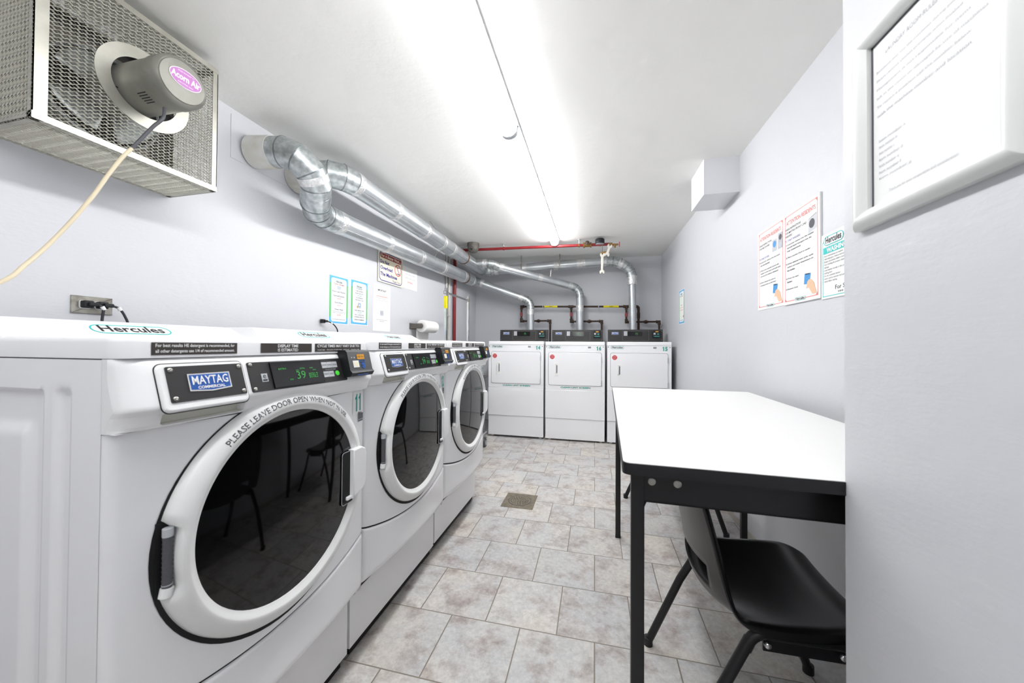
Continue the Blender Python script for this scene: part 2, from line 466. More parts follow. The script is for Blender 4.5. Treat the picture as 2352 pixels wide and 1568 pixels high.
# ---------------------------------------------------------------- washers
W = .683
def bow(y):
    s = 2 * y / W - 1; x = .025 * (1 - s * s); d = min(y, W - y); r = .016
    if d < r: x -= r * (1 - math.sqrt(max(0, 1 - ((r - d) / r) ** 2)))
    return x
def seam(y): s = 2 * y / W - 1; return .424 + .052 * s * s
US = sorted(set([0, .003, .008, .015, .024] + [.03 + i * .0233 for i in range(57)] + [1 - k for k in (0, .003, .008, .015, .024)]))
US = [u for u in US if u <= 1]
fpts = [(.985, .020), (.987, .027), (.993, .0305), (1.002, .033), (1.012, .037), (1.020, .0435), (1.024, .0455), (1.030, .044), (1.100, .022), (1.108, .018), (1.1125, .010)]
def fx(z):
    for (a, b), (c, d) in zip(fpts, fpts[1:]):
        if a <= z <= c: return b + (d - b) * (z - a) / (c - a)
    return fpts[0][1] if z < .985 else fpts[-1][1]
def hercules(mb, fr, cx, cy, w, h, m=INKB):
    o = rrect(cx - w / 2, cy - h / 2, cx + w / 2, cy + h / 2, h / 2); i = rrect(cx - w / 2 + h * .07, cy - h / 2 + h * .07, cx + w / 2 - h * .07, cy + h / 2 - h * .07, h / 2)
    mb.poly(fr, o, PAPER, .0004); mb.ringslab(fr, o, i, .0006, CYAN, .0005)
    mb.text(fr, 'Hercules', 0, 0, m, bold=.02, fit=(cx - w * .40, cy - h * .30, cx + w * .40, cy + h * .42), h=.0010)
def barcode(mb, fr, x0, y0, w, h, seed=3):
    rd = random.Random(seed); mb.quad(fr, x0, y0, x0 + w, y0 + h, GREYT, .0005); x = x0 + w * .06
    while x < x0 + w * .92:
        t = w * rd.choice((.02, .03, .05)); mb.quad(fr, x, y0 + h * .25, x + t, y0 + h * .95, INK, .0009); x += t + w * rd.choice((.025, .04))
    mb.quad(fr, x0 + w * .1, y0 + h * .06, x0 + w * .9, y0 + h * .16, INK, .0009)
def screw(mb, fr, a, b, r=.0045, m=SCREW):
    mb.lathe(fr.p(a, b, 0), fr.n, [(r, 0), (r, .0012), (r * .7, .0026), (r * .35, .003), (.0001, .0022)], m, 14)

def make_washer():
    r = root('washing_machine', (0, 0, 0), '', 'washing machine', 'front load washers along the left wall')
    D = .93
    # cabinet: side with pressed shapes, back, other side, top
    c = MB()
    def side(a, b):
        x = -.93 + a * (.93 - .008 - .004); z = .262 + b * (1.1115 - .262)
        def st(v, e, wd=.012): return max(0, min(1, (v - e) / wd + .5))
        y = 0
        y += .011 * (1 - st(x, -.165, .009)) * (1 - st(z, 1.052, .009))
        y -= .009 * (1 - st(x, -.208, .02)) * (1 - st(z, .985, .02))
        y += .008 * st(x, -.126, .012) * (1 - st(x, -.092, .008)) * (1 - st(z, 1.055, .010))
        return (x, y, z)
    c.grid(side, 220, 110, WHITE)
    c.add([(-.93, W, .262), (-.012, W, .262), (-.012, W, 1.112), (-.93, W, 1.112)], [(3, 2, 1, 0)], WHITE)
    c.box((-.935, .001, .262), (-.93, W - .001, 1.108), WHITE); c.box((-.93, .01, 1.10), (-.02, W - .01, 1.106), GAP)
    c.box((-.93, .012, .262), (-.02, W - .012, .27), GAP); c.box((-.03, .012, .27), (-.022, W - .012, 1.10), GAP)
    c.build('cabinet', r)
    # pedestal
    p = MB(); p.box((-.90, .004, .035), (-.058, W - .004, .262), WHITE); p.box((-.88, .02, 0), (-.072, W - .02, .035), GAP)
    p.build('pedestal', r)
    # upper front panel
    f = MB()
    def up(a, b):
        y = a * W; z0 = seam(y) + .0022; z = z0 + b * (.9835 - z0); x = bow(y)
        d = z - z0
        if d < .009: x -= .009 * (1 - math.sqrt(max(0, 1 - ((.009 - d) / .009) ** 2)))
        return (x, y, z)
    V = [0, .002, .005, .01, .016] + [.03 + i * .0485 for i in range(21)]; V[-1] = 1
    f.grid(up, 0, 0, WHITE, us=US, vs_=V); f.build('front_panel', r)
    l = MB()
    def lo(a, b):
        y = a * W; z1 = seam(y) - .0022; z = .258 + b * (z1 - .258); x = bow(y) + .001
        if z1 - z < .009: x -= .009 * (1 - math.sqrt(max(0, 1 - ((.009 - z1 + z) / .009) ** 2)))
        if z < .30: t = (.30 - z) / .042; x -= .050 * t * t
        return (x, y, z)
    V = [0, .03, .06, .09, .12, .16, .2, .26] + [.3 + i * .04 for i in range(17)] + [.95, .965, .98, .99, 1]; V = sorted(set(round(q, 4) for q in V if q <= 1))
    l.grid(lo, 0, 0, WHITE, us=US, vs_=V); l.build('lower_panel', r)
    # fascia with finger pocket
    fa = MB()
    def fs(a, b):
        y = a * W; z = .985 + b * .1275; x = fx(z)
        rr = .055; d = min(y, W - y)
        if d < rr: x -= .030 * (1 - math.sqrt(max(0, 1 - ((rr - d) / rr) ** 2))) * (x / .03 if x < .03 else 1)
        # pocket: rounded rectangle y .055-.215 z .9905-1.0105
        qx = abs(y - .135) - .070; qz = abs(z - 1.0018) - .0042
        sd = math.hypot(max(qx, 0), max(qz, 0)) + min(max(qx, qz), 0) - .008
        k = max(0, min(1, -sd / .002)); x -= .018 * k
        return (x, y, z)
    ZV = sorted(set([round((z - .985) / .1275, 5) for z in ([.985 + .0006 * i for i in range(50)] + [q[0] for q in fpts] + [1.02, 1.045, 1.06, 1.08])]))
    ZV = [q for q in ZV if 0 <= q <= 1]
    UV = sorted(set([round(i * .004 / W, 5) for i in range(16)] + [round((.05 + i * .0022) / W, 5) for i in range(80)] + [round(.23 / W + i * .03, 5) for i in range(23)] + [round(1 - i * .004 / W, 5) for i in range(16)]))
    UV = [q for q in UV if 0 <= q <= 1]
    fa.grid(fs, 0, 0, WHITE2, us=UV, vs_=ZV)
    sk_ = fa.mi(SLOTW)
    for q, f4 in enumerate(fa.f):
        if all(abs(fa.v[i][1] - .135) < .0765 and abs(fa.v[i][2] - 1.0018) < .0112 for i in f4): fa.m[q] = sk_
    for a_, yy in ((0, 0), (1, W)):
        e1 = [fs(a_, q) for q in ZV]; e2 = [(-.013, yy, p_[2]) for p_ in e1]; k = len(ZV)
        fa.add(e1 + e2, [((i, k + i, k + i + 1, i + 1) if a_ == 0 else (i, i + 1, k + i + 1, k + i)) for i in range(k - 1)], WHITE2)
    fa.add([(-.013, .001, .9855), (-.013, W - .001, .9855), (fx(.985), W - .001, .9855), (fx(.985), .001, .9855)], [(0, 1, 2, 3)], WHITE2)
    fa.build('fascia', r, angle=55)
    # tilted frame on fascia face, origin at z=1.03,y=0
    F = Fr((.044, 0, 1.03), (0, 1, 0), (-.022, 0, .070))
    g = F.off(0, 0)
    dr = MB(); dr.slab(F, rrect(.049, -.018, .211, .0745, .012), .009, WHITE2, .005, -.004)
    dr.ringslab(F, rrect(.0475, -.0195, .2125, .076, .013), rrect(.049, -.018, .211, .0745, .012), .0012, GAP, -.0004)
    do = dr.build('dispenser_drawer', r)
    Fd = F.off(0, 0, .005)
    b = MB(); b.slab(Fd, rrect(.062, -.001, .205, .068, .003), .0022, DARKP, .0006)
    for q in ((.069, .006), (.198, .006), (.069, .061), (.198, .061)): screw(b, Fd.off(0, 0, .0022), *q)
    bo = b.build('dark_plate', do)
    bd = MB(); Fb = Fd.off(0, 0, .0022); bd.slab(Fb, [(.094, .017), (.134, .0135), (.174, .017), (.174, .051), (.094, .051)], .0015, CHROME)
    Fb = Fb.off(0, 0, .0015); bd.poly(Fb, [(.097, .0195), (.134, .016), (.171, .0195), (.171, .0485), (.097, .0485)], MBLUE)
    bd.text(Fb, 'MAYTAG', 0, 0, TEXTW, bold=.015, fit=(.100, .0285, .168, .046), h=.0012)
    bd.text(Fb, 'COMMERCIAL', 0, 0, TEXTW, bold=.03, fit=(.108, .0195, .160, .0255), h=.0012)
    bd.build('maker_badge', do)
    # control panel
    cp = MB(); cp.slab(F, rrect(.222, -.001, .535, .070, .004), .0025, DARKP, .0006)
    Fc = F.off(0, 0, .0025)
    for q in ((.229, .006), (.229, .0635)): screw(cp, Fc, *q)
    cp.quad(Fc, .250, .021, .266, .041, GREYT, .0005); cp.quad(Fc, .252, .023, .264, .027, DARKP, .0008); cp.text(Fc, 'e', 0, 0, DARKP, fit=(.254, .029, .262, .038))
    co = cp.build('control_panel', r)
    ds = MB(); ds.slab(Fc, rrect(.277, .002, .438, .068, .002), .004, DISP, .001)
    Fe = Fc.off(0, 0, .004)
    for (a, bb, cc, d) in ((.295, .046, .318, .052), (.346, .040, .357, .044), (.360, .044, .376, .049), (.392, .044, .404, .048), (.402, .038, .413, .042), (.322, .017, .333, .022), (.385, .018, .416, .033)):
        n = 3 if d - bb > .01 else 1
        for q in range(n): hh = (d - bb) / n; ds.text(Fe, 'EXTRA RINSE'[:6 + q], 0, 0, LED, bold=.03, fit=(a, bb + hh * q, cc, bb + hh * q + hh * .72))
    ds.text(Fe, '39', 0, 0, LED, fit=(.345, .018, .374, .039)); ds.build('display', co)
    bt = MB(); 
    for i in range(3): bt.slab(Fc, rrect(.4425 + .0205 * i, .042, .4425 + .0205 * i + .0198, .060, .001), .001, GREYT); bt.text(Fc, ('POWER', 'NORMAL', 'DELICATES')[i], 0, 0, INK, fit=(.4445 + .0205 * i, .049, .4445 + .0205 * i + .016, .053), h=.0013)
    for i in range(2): bt.slab(Fc, rrect(.4425 + .0205 * i, .015, .4425 + .0205 * i + .0198, .032, .001), .001, GREYT); bt.text(Fc, ('PERM', 'HEAVY')[i], 0, 0, INK, fit=(.4445 + .0205 * i, .022, .4445 + .0205 * i + .016, .026), h=.0013)
    bt.text(Fc, 'CYCLE OPTIONS', 0, 0, GREYT, fit=(.452, .035, .494, .039))
    bt.slab(Fc, ngon(.497, .024, .0075, 20), .0025, LEDG, .001); bt.build('button_pad', co)
    # card reader
    rd = MB(); A = (.522, .632)
    prof = [(1.036, .030), (1.040, .066), (1.052, .0735), (1.060, .066), (1.116, .052), (1.122, .046), (1.123, .012)]
    vs = [(x, y, z) for y in A for z, x in prof]; n = len(prof)
    rd.add(vs, [(i, n + i, n + i + 1, i + 1) for i in range(n - 1)], BLACKP); rd.add(vs[:n], [tuple(range(n))], BLACKP); rd.add(vs[n:], [tuple(range(n - 1, -1, -1))], BLACKP)
    Fr2 = Fr((.066, .522, 1.060), (0, 1, 0), (-.014, 0, .056)); 
    rd.quad(Fr2, .042, .034, .078, .050, ORANGE, .0006); rd.text(Fr2, 'CARD ONLY', 0, 0, INKB, fit=(.045, .039, .075, .045), h=.0010)
    rd.quad(Fr2, .018, .008, .046, .030, PAPER, .0006); rd.quad(Fr2, .022, .011, .042, .027, CREAM, .0009)
    rd.quad(Fr2, .014, .038, .019, .042, GREYT); rd.quad(Fr2, .026, .038, .031, .042, GREYT)
    rd.ringslab(Fr2, rrect(.048, .024, .078, .031, .003), rrect(.0495, .0255, .0765, .0295, .002), .0006, MBLUE, .0004)
    rd.poly(Fr2, ngon(.066, .013, .010, 20), MBLUE, .0006); rd.poly(Fr2, [(.056, .013), (.064, .018), (.064, .008)], DARKP, .0009)
    Fr3 = Fr((.066, .522, 1.040), (0, 1, 0), (.0075, 0, .012)); rd.quad(Fr3, .03, .003, .085, .008, MBLUE); 
    rd.build('card_reader', r)
    # lid
    li = MB(); FL = Fr((0, 0, 1.1135), (1, 0, 0), (0, 1, 0))
    li.slab(FL, rrect(-.925, .001, .019, W - .001, .026, 6), .040, WHITE, .012)
    lo_ = li.build('lid', r)
    rp = MB()
    def P(x, z, e): return [(x, .012 + e, z), (x, W - .012 - e, z)]
    secs = [P(-.475, 1.150, 0), P(-.49, 1.156, .006), P(-.555, 1.196, .030), P(-.562, 1.2005, .034), P(-.575, 1.203, .038), P(-.90, 1.203, .038), P(-.92, 1.15, .0)]
    vs = [q for s_ in secs for q in s_]; k = len(secs)
    rp.add(vs, [(2 * i, 2 * i + 1, 2 * i + 3, 2 * i + 2) for i in range(k - 1)], WHITE, True)
    rp.add([s_[0] for s_ in secs], [tuple(range(k))], WHITE); rp.add([s_[1] for s_ in secs], [tuple(range(k - 1, -1, -1))], WHITE)
    rp.build('raised_top', r, angle=30)
    lg = MB(); FH = Fr((-.49, W / 2 - .008, 1.156), (0, 1, 0), (-.065, 0, .040)); hercules(lg, FH, 0, .044, .185, .046); lg.build('logo_sticker', r)
    # lid stickers
    FS = Fr((.0192, 0, 1.1135), (0, 1, 0), (0, 0, 1))
    for (a, b2, lines) in ((.048, .205, ('For best results HE detergent is recommended, for', 'all other detergents use 1/4 of recommended amount.')), (.262, .418, ('DISPLAY TIME', 'IS ESTIMATED')), (.430, .632, ('CYCLE TIMES MAY VARY DUE TO:', '-Load size   -Amount of detergent   -Soil level   -Detailed cycle'))):
        q = MB(); q.quad(FS, a, .005, b2, .0285, LABELB, .0006, .0)
        w = b2 - a; big = lines[0].isupper(); e = .30 if lines[0].startswith('DISPLAY') else .04
        q.text(FS, lines[0], 0, 0, TEXTW, bold=.03 if big else .02, fit=(a + w * e, .018, b2 - w * e, .0262), h=.0010)
        q.text(FS, lines[1], 0, 0, TEXTW, bold=.02, fit=(a + w * e, .0075 if e > .1 or not big else .008, b2 - w * e, .0155 if e > .1 or not big else .0125), h=.0010)
        q.build('label_sticker', r)
    # barcode sticker
    def onbow(y): return bow(y) + .0012
    bc = MB(); Fk = Fr((onbow(.655), .637, .873), (-(onbow(.635) - onbow(.672)) / 1, .037, 0), (0, 0, 1)); Fk = Fr((bow(.637) + .0008, .637, .873), (bow(.672) - bow(.637), .035, 0), (0, 0, 1))
    barcode(bc, Fk, 0, 0, .035, .036); bc.build('barcode_sticker', r)
    # recess disc following the bowed front
    yc, zc_ = .3425, .731
    rc = MB(); n = 72; rr = [0, .1, .2, .26, .272, .280, .2865]
    vs = []; fs_ = []
    for q in rr[1:]:
        for i in range(n):
            a = 2 * PI * i / n; y = yc + q * math.cos(a); z = zc_ + q * math.sin(a); vs.append((bow(y) + .0012, y, z))
    m_ = len(rr) - 1
    for j in range(m_ - 1):
        for i in range(n): k = (i + 1) % n; fs_.append((j * n + i, (j + 1) * n + i, (j + 1) * n + k, j * n + k))
    rc.add(vs, fs_, GAP, True); rc.build('door_recess', r)
    # door
    d = MB(); n = 120
    yc2 = yc + .003; zc_ = .735
    prof_full = [(.262, .004), (.2822, .004), (.2822, .016), (.2810, .026), (.277, .035), (.269, .0415), (.258, .0465), (.249, .0475), (.2455, .0465), (.2395, .040), (.2325, .0375), (.2315, .030)]
    prof_cut = [(.262, .004), (.262, .006), (.2625, .016), (.2625, .026), (.262, .035), (.260, .0415), (.256, .0465), (.249, .0475), (.2455, .0465), (.2395, .040), (.2325, .0375), (.2315, .030)]
    K = len(prof_full); vs = []
    A = [-PI / 2 + 2 * PI * i / n for i in range(n)]
    def cut(a):
        a = (a + 2 * PI) % (2 * PI); dd = abs(a - PI) ; return dd < .245
    for a in A:
        pr = prof_cut if cut(a) else prof_full
        for q, x in pr: vs.append((x, yc2 + q * math.cos(a), zc_ + q * math.sin(a)))
    fs_ = []
    for i in range(n):
        j = (i + 1) % n
        for k in range(K - 1): fs_.append((i * K + k, j * K + k, j * K + k + 1, i * K + k + 1))
    d.add(vs, fs_, RINGW, True)
    # lettering bent round the top of the ring
    tv, tf = text_geo('PLEASE LEAVE DOOR OPEN WHEN NOT IN USE', .012)
    x0 = min(v[0] for v in tv); x1 = max(v[0] for v in tv); y0 = min(v[1] for v in tv); y1 = max(v[1] for v in tv)
    o = []
    for v in tv:
        a = math.radians(133 - 88 * (v[0] - x0) / (x1 - x0)); q = .2535 + .0135 * (v[1] - y0) / (y1 - y0)
        hx = .0475 + (.0465 - .0475) * (q - .249) / .009 if q < .258 else .0465 - .005 * (q - .258) / .011
        o.append((hx + .0007, yc2 + q * math.cos(a), zc_ + q * math.sin(a)))
    d.add(o, tf, INK)
    dor = d.build('door', r, angle=60)
    gl = MB(); n = 72; vs = [(.046, yc2, zc_)]; fs_ = []; R_ = 14
    for j in range(1, R_ + 1):
        q = .2322 * j / R_
        for i in range(n): a = 2 * PI * i / n; vs.append((.0355 + .0105 * (1 - (j / R_) ** 2), yc2 + q * math.cos(a), zc_ + q * math.sin(a)))
    for i in range(n): fs_.append((0, 1 + i, 1 + (i + 1) % n))
    for j in range(R_ - 1):
        for i in range(n): k = (i + 1) % n; fs_.append((1 + j * n + i, 1 + (j + 1) * n + i, 1 + (j + 1) * n + k, 1 + j * n + k))
    gl.add(vs, fs_, GLASSB, True); gl.build('glass', dor)
    # handle
    h = MB(); FHd = Fr((.036, yc2, zc_), (0, 1, 0), (0, 0, 1))
    h.slab(FHd, rrect(.172, -.096, .226, .068, .010), .0070, GLASSB, .001)
    h.slab(FHd, rrect(.175, -.088, .222, .065, .008), .0004, GAP, .0, .0070)
    h.ringslab(FHd, rrect(.172, -.096, .226, .068, .010), rrect(.1735, -.0945, .2245, .0665, .009), .0006, GREYT, .0070)
    h.slab(FHd, [(.209, -.084), (.250, -.072), (.268, -.060), (.273, -.040), (.275, .045), (.268, .062), (.250, .072), (.209, .070)], .020, WHITE2, .005, .001)
    h.slab(FHd, rrect(.190, -.084, .216, -.073, .003), .014, WHITE2, .003, .001)
    h.build('handle', dor)
    # hinge in the notch
    g = MB(); yh = yc2 - .2715
    g.box((.008, yh - .009, zc_ - .070), (.0125, yh + .010, zc_ + .070), GAP)
    g.tube([(.024, yh + .002, zc_ - .050), (.024, yh + .002, zc_ + .056)], .0075, RUBBER, 14)
    for k in range(12): g.tube([(.024, yh + .002, zc_ - .045 + .0085 * k), (.024, yh + .002, zc_ - .0435 + .0085 * k)], .0082, GREYT if k in (0, 11) else RUBBER, 14)
    g.tube([(.024, yh + .002, zc_ + .045), (.024, yh + .002, zc_ + .060)], .0085, GREYT, 14)
    g.tube([(.024, yh - .001, zc_ - .066), (.024, yh + .002, zc_ - .050)], .010, RINGW, 14)
    g.build('hinge', dor)
    return r
def digits(mb, fr, txt, x0, y0, x1, y1, h=.0012):
    w = (x1 - x0) / len(txt)
    for i, ch in enumerate(txt):
        a = x0 + w * i
        if ch == '1': mb.poly(fr, [(a + w * px, y0 + (y1 - y0) * py) for px, py in ((.42, 0), (.74, 0), (.74, 1), (.50, 1), (.42, .88), (.14, .80), (.14, .68), (.42, .72))], TEAL, h)
        else: mb.text(fr, ch, 0, 0, TEAL, bold=.045, fit=(a + w * .08, y0, a + w * .92, y1), h=h)
def number_sticker(txt, parent):
    q = MB(); y0 = .606; Fk = Fr((bow(y0) + .0006, y0, .902), (bow(.668) - bow(y0), .062, 0), (0, 0, 1))
    q.quad(Fk, 0, 0, .064, .077, PAPER, .0006, .002)
    digits(q, Fk, txt, .010, .010, .054, .069); q.build('number_sticker', parent)
WX = -.80
w1 = make_washer(); w1.location = (WX, .420, 0)
w2 = copy_tree(w1); w2.location = (WX, 1.108, .006)
w3 = copy_tree(w1); w3.location = (WX, 1.797, .012)
for o, t, l in ((w1, '11', 'white front load washing machine numbered 11, nearest the camera'), (w2, '12', 'white front load washing machine numbered 12, the middle one of three'), (w3, '13', 'white front load washing machine numbered 13, farthest along the left wall')):
    number_sticker(t, o); o['label'] = l

# ---------------------------------------------------------------- dryers
DW = .700
def make_dryer():
    r = root('tumble_dryer', (0, 0, 0), '', 'tumble dryer', 'tumble dryers along the back wall')
    c = MB(); c.box((.002, .004, .022), (DW - .002, .635, 1.165), WHITE); c.build('cabinet', r)
    F = Fr((0, 0, 0), (1, 0, 0), (0, 0, 1))
    t = MB(); FT = Fr((0, 0, 1.148), (1, 0, 0), (0, 1, 0)); t.slab(FT, rrect(0, -.004, DW, .640, .008), .042, WHITE, .007); t.build('top_panel', r)
    p = MB(); p.slab(F, rrect(0, .615, DW, 1.146, .004), .004, WHITE, .002, -.003); fp = p.build('front_panel', r)
    k = MB(); k.slab(F, rrect(0, .268, DW, .6105, .004), .012, WHITE, .003, -.003); k.build('lower_panel', r)
    k = MB(); k.box((.003, .0, .022), (DW - .003, .01, .266), WHITE); k.box((.006, .004, .264), (DW - .006, .02, .272), GAP); k.build('toe_panel', r)
    for x in (.045, DW - .045):
        f = MB(); f.lathe((x, .045, 0), (0, 0, 1), [(.0001, 0), (.020, 0), (.020, .008), (.010, .011), (.008, .022), (.0001, .022)], TEXTW, 16); f.build('foot', r)
    d = MB(); F1 = F.off(0, 0, .001)
    d.slab(F1, rrect(.036, .664, .664, 1.062, .024), .0008, GAP); d.slab(F1, rrect(.039, .667, .661, 1.059, .022), .007, WHITE, .003)
    do = d.build('door', r)
    h = MB(); F2 = F1.off(0, 0, .007); h.ringslab(F2, rrect(.106, .782, .158, .936, .008), rrect(.117, .800, .147, .918, .004), .004, WHITE2)
    h.slab(F2, rrect(.117, .800, .147, .918, .004), .0008, SLOTW); h.slab(F2, rrect(.117, .812, .127, .906, .002), .012, WHITE2, .002); h.slab(F2, rrect(.134, .812, .145, .906, .001), .0012, BASKET)
    h.build('handle', do)
    for z in (.70, .98):
        g = MB(); g.slab(F1, rrect(.660, z - .035, .668, z + .035, .002), .011, GREYT, .002); g.slab(F1, rrect(.655, z - .03, .661, z + .03, .001), .0085, GREYT); g.build('hinge', do)
    s = MB(); s.poly(F2, ngon(.084, 1.007, .031, 8, PI / 8), PAPER, .0006); s.poly(F2, ngon(.084, 1.007, .029, 8, PI / 8), REDP, .0010)
    for j, tx in enumerate(('STOP', 'NO HEAVILY SOILED', 'NO OIL OR WAX', 'NO RUBBER ITEMS')): s.text(F2, tx, 0, 0, TEXTW, fit=(.066, 1.018 - j * .0095, .102, (1.026 if j == 0 else 1.023) - j * .0095), h=.0014)
    s.build('warning_sticker', do)
    s = MB(); hercules(s, F1.off(0, 0, -.0005 + .001), .114, 1.124, .150, .034); s.build('logo_sticker', r)
    s = MB(); barcode(s, F1, .505, 1.112, .036, .020); s.build('barcode_sticker', r)
    for x in (.013, DW - .018):
        s = MB(); s.slab(F1, ngon(x, 1.128, .0055, 8), .002, INK); s.build('panel_screw', r)
    # console
    c = MB(); x0, x1 = .026, .688; yf = .452; n = .012
    c.add([(x0, yf, 1.188), (x1, yf, 1.188), (x1, yf + .010, 1.352), (x0, yf + .010, 1.352), (x0, yf + .09, 1.188), (x1, yf + .09, 1.188), (x1, yf + .09, 1.352), (x0, yf + .09, 1.352)],
          [(0, 1, 2, 3), (3, 2, 6, 7), (1, 5, 6, 2), (4, 0, 3, 7), (5, 4, 7, 6)], DARKP)
    FC = Fr((x0, yf, 1.188), (1, 0, 0), (0, .010, .164))
    c.ringslab(FC, rrect(.176, .020, .500, .150, .004), rrect(.179, .023, .497, .147, .003), .0012, GREYIRON)
    for q in ((.014, .03), (.014, .145), (.648, .03), (.648, .145)): c.slab(FC, ngon(q[0], q[1], .003, 8), .001, SCREW)
    co = c.build('console', r)
    s = MB(); s.slab(FC, rrect(.045, .100, .130, .134, .002), .0015, CHROME); FQ = FC.off(0, 0, .0015); s.quad(FQ, .049, .104, .126, .130, MBLUE); s.text(FQ, 'MAYTAG', 0, 0, TEXTW, bold=.015, fit=(.053, .111, .122, .127), h=.0012); s.build('maker_badge', co)
    s = MB(); s.slab(FC, rrect(.195, .085, .238, .143, .001), .001, GREYT)
    for j in range(4): s.quad(FC, .198, .089 + j * .014, .235, .090 + j * .014, INK, .0013)
    s.build('button_pad', co)
    s = MB(); s.slab(FC, rrect(.245, .080, .420, .138, .001), .002, DISP); s.text(FC, '75', 0, 0, LED, fit=(.335, .095, .365, .122), h=.003); s.build('display', co)
    s = MB(); s.slab(FC, rrect(.538, .062, .632, .146, .006), .028, BLACKP, .004); FQ = FC.off(0, 0, .028)
    s.quad(FQ, .572, .128, .606, .141, ORANGE); s.quad(FQ, .550, .098, .572, .118, GREYT); s.poly(FQ, ngon(.602, .104, .010, 16), TEAL); s.quad(FQ, .556, .070, .62, .078, TEAL); s.build('card_reader', co)
    return r
def dryer_extras(num, r, lint=True):
    F1 = Fr((0, -.0012, 0), (1, 0, 0), (0, 0, 1))
    s = MB(); s.quad(F1, .590, 1.082, .666, 1.140, PAPER, .0004, .002); digits(s, F1, num, .598, 1.087, .660, 1.135, .0010); s.build('number_sticker', r)
    s = MB(); s.quad(F1, .175, .628, .545, .657, PAPER, .0004); s.text(F1, 'CLEAN LINT SCREEN', 0, 0, TEAL, bold=.04, fit=(.185, .633, .535, .652), h=.0010); s.build('lint_notice_sticker', r)
DY = 4.25
d1 = make_dryer(); d1.location = (-1.303, DY, .004)
d2 = copy_tree(d1); d2.location = (-.582, DY, 0)
d3 = copy_tree(d1); d3.location = (.143, DY, -.003 + .003)
for o, t, l in ((d1, '14', 'white tumble dryer numbered 14, leftmost of three at the back'), (d2, '16', 'white tumble dryer numbered 16, between dryers 14 and 15'), (d3, '15', 'white tumble dryer numbered 15, partly behind the table, beside the right wall')):
    dryer_extras(t, o); o['label'] = l

# ---------------------------------------------------------------- exhaust ducts
def seam_ring(mb, p, d, r, m=SEAM, w=.006):
    p = Vector(p); d = Vector(d).normalized(); mb.tube([p - d * w / 2, p + d * w / 2], r, m, 28, caps=True)
def foil(parent, p0, p1, r):
    m = MB(); n = 28; P0 = Vector(p0); P1 = Vector(p1); k = 5
    rd = random.Random(int(abs(P0.x * 1000 + P0.z * 77)))
    m.tube([P0.lerp(P1, i / k) for i in range(k + 1)], [r * (1 + rd.uniform(-.008, .012)) for i in range(k + 1)], FOIL, n, caps=True)
    return m.build('foil_tape', parent)
def gored(parent, pts, r, m=GALV2, name='elbow'):
    mb = MB(); mb.tube(pts, r, m, 30, caps=True)
    P = [Vector(p) for p in pts]
    for i in range(1, len(P) - 1):
        t = ((P[i] - P[i - 1]).normalized() + (P[i + 1] - P[i]).normalized()).normalized(); seam_ring(mb, P[i], t, r * 1.035)
    return mb.build(name, parent, angle=20)
def pipe(parent, a, b, r, name='pipe', joints=(), m=GALV):
    mb = MB(); mb.cyl(a, b, r, m, 32); A = Vector(a); B = Vector(b); d = (B - A).normalized()
    for t in joints: seam_ring(mb, A.lerp(B, t), d, r * 1.025)
    # lock seam along the pipe
    up = Vector((0, 0, 1)) if abs(d.z) < .8 else Vector((1, 0, 0)); s = d.cross(up).normalized(); o = (s * .75 - up * .66) * r
    mb.tube([A + o, B + o], .0018, SEAM, 6)
    return mb.build(name, parent)
R6 = .0745
D1 = root('exhaust_duct', (-1.66, 1.53, 2.18), 'galvanised exhaust duct, the lower of two, running from wall elbow to dryer 14', 'duct', 'galvanised dryer exhaust ducts')
def L(o, p): return tuple(Vector(p) - o.location)
def lp(o, pts): return [L(o, p) for p in pts]
sl = MB(); sl.tube(lp(D1, [(XL + .012, 1.520, 2.178), (-1.675, 1.532, 2.170)]), .082, PAINTED, 32); sl.build('wall_sleeve', D1)
gored(D1, lp(D1, [(-1.69, 1.530, 2.171), (-1.625, 1.537, 2.168), (-1.555, 1.562, 2.140), (-1.520, 1.612, 2.085), (-1.530, 1.662, 2.030), (-1.585, 1.715, 1.985)]), .0775)
gored(D1, lp(D1, [(-1.555, 1.690, 2.010), (-1.60, 1.735, 1.968), (-1.638, 1.79, 1.951), (-1.655, 1.86, 1.948), (-1.66, 1.93, 1.948)]), .0785)
fo = foil(D1, L(D1, (-1.523, 1.622, 2.075)), L(D1, (-1.527, 1.648, 2.046)), .081)
P0, P1 = (-1.66, 1.93, 1.948), (-1.672, 4.60, 2.045)
pipe(D1, L(D1, P0), L(D1, P1), R6)
for t in (.01, .215, .42, .62, .86, .985):
    q = Vector(P0).lerp(Vector(P1), t); d = (Vector(P1) - Vector(P0)).normalized(); foil(D1, L(D1, q), L(D1, q + d * .055), R6 * 1.03)
q = Vector(P0).lerp(Vector(P1), .90); m = MB(); m.tube([L(D1, q), L(D1, q + Vector((0, .02, 0)))], R6 * 1.06, RUST, 28); m.build('rusty_band', D1)
gored(D1, lp(D1, [P1, (-1.660, 4.68, 2.045), (-1.615, 4.76, 2.036)]), .066, name='reducer')
foil(D1, L(D1, (-1.635, 4.73, 2.04)), L(D1, (-1.565, 4.785, 2.025)), .060)
R4 = .0505
pipe(D1, L(D1, (-1.60, 4.765, 2.033)), L(D1, (-1.00, 4.935, 1.815)), R4)
foil(D1, L(D1, (-1.06, 4.918, 1.837)), L(D1, (-.99, 4.937, 1.811)), R4 * 1.04)
gored(D1, lp(D1, [(-1.0, 4.935, 1.815), (-.955, 4.945, 1.797), (-.915, 4.95, 1.760), (-.897, 4.95, 1.71), (-.895, 4.95, 1.66)]), R4 * 1.06)
foil(D1, L(D1, (-.895, 4.95, 1.66)), L(D1, (-.894, 4.95, 1.585)), R4 * 1.05)
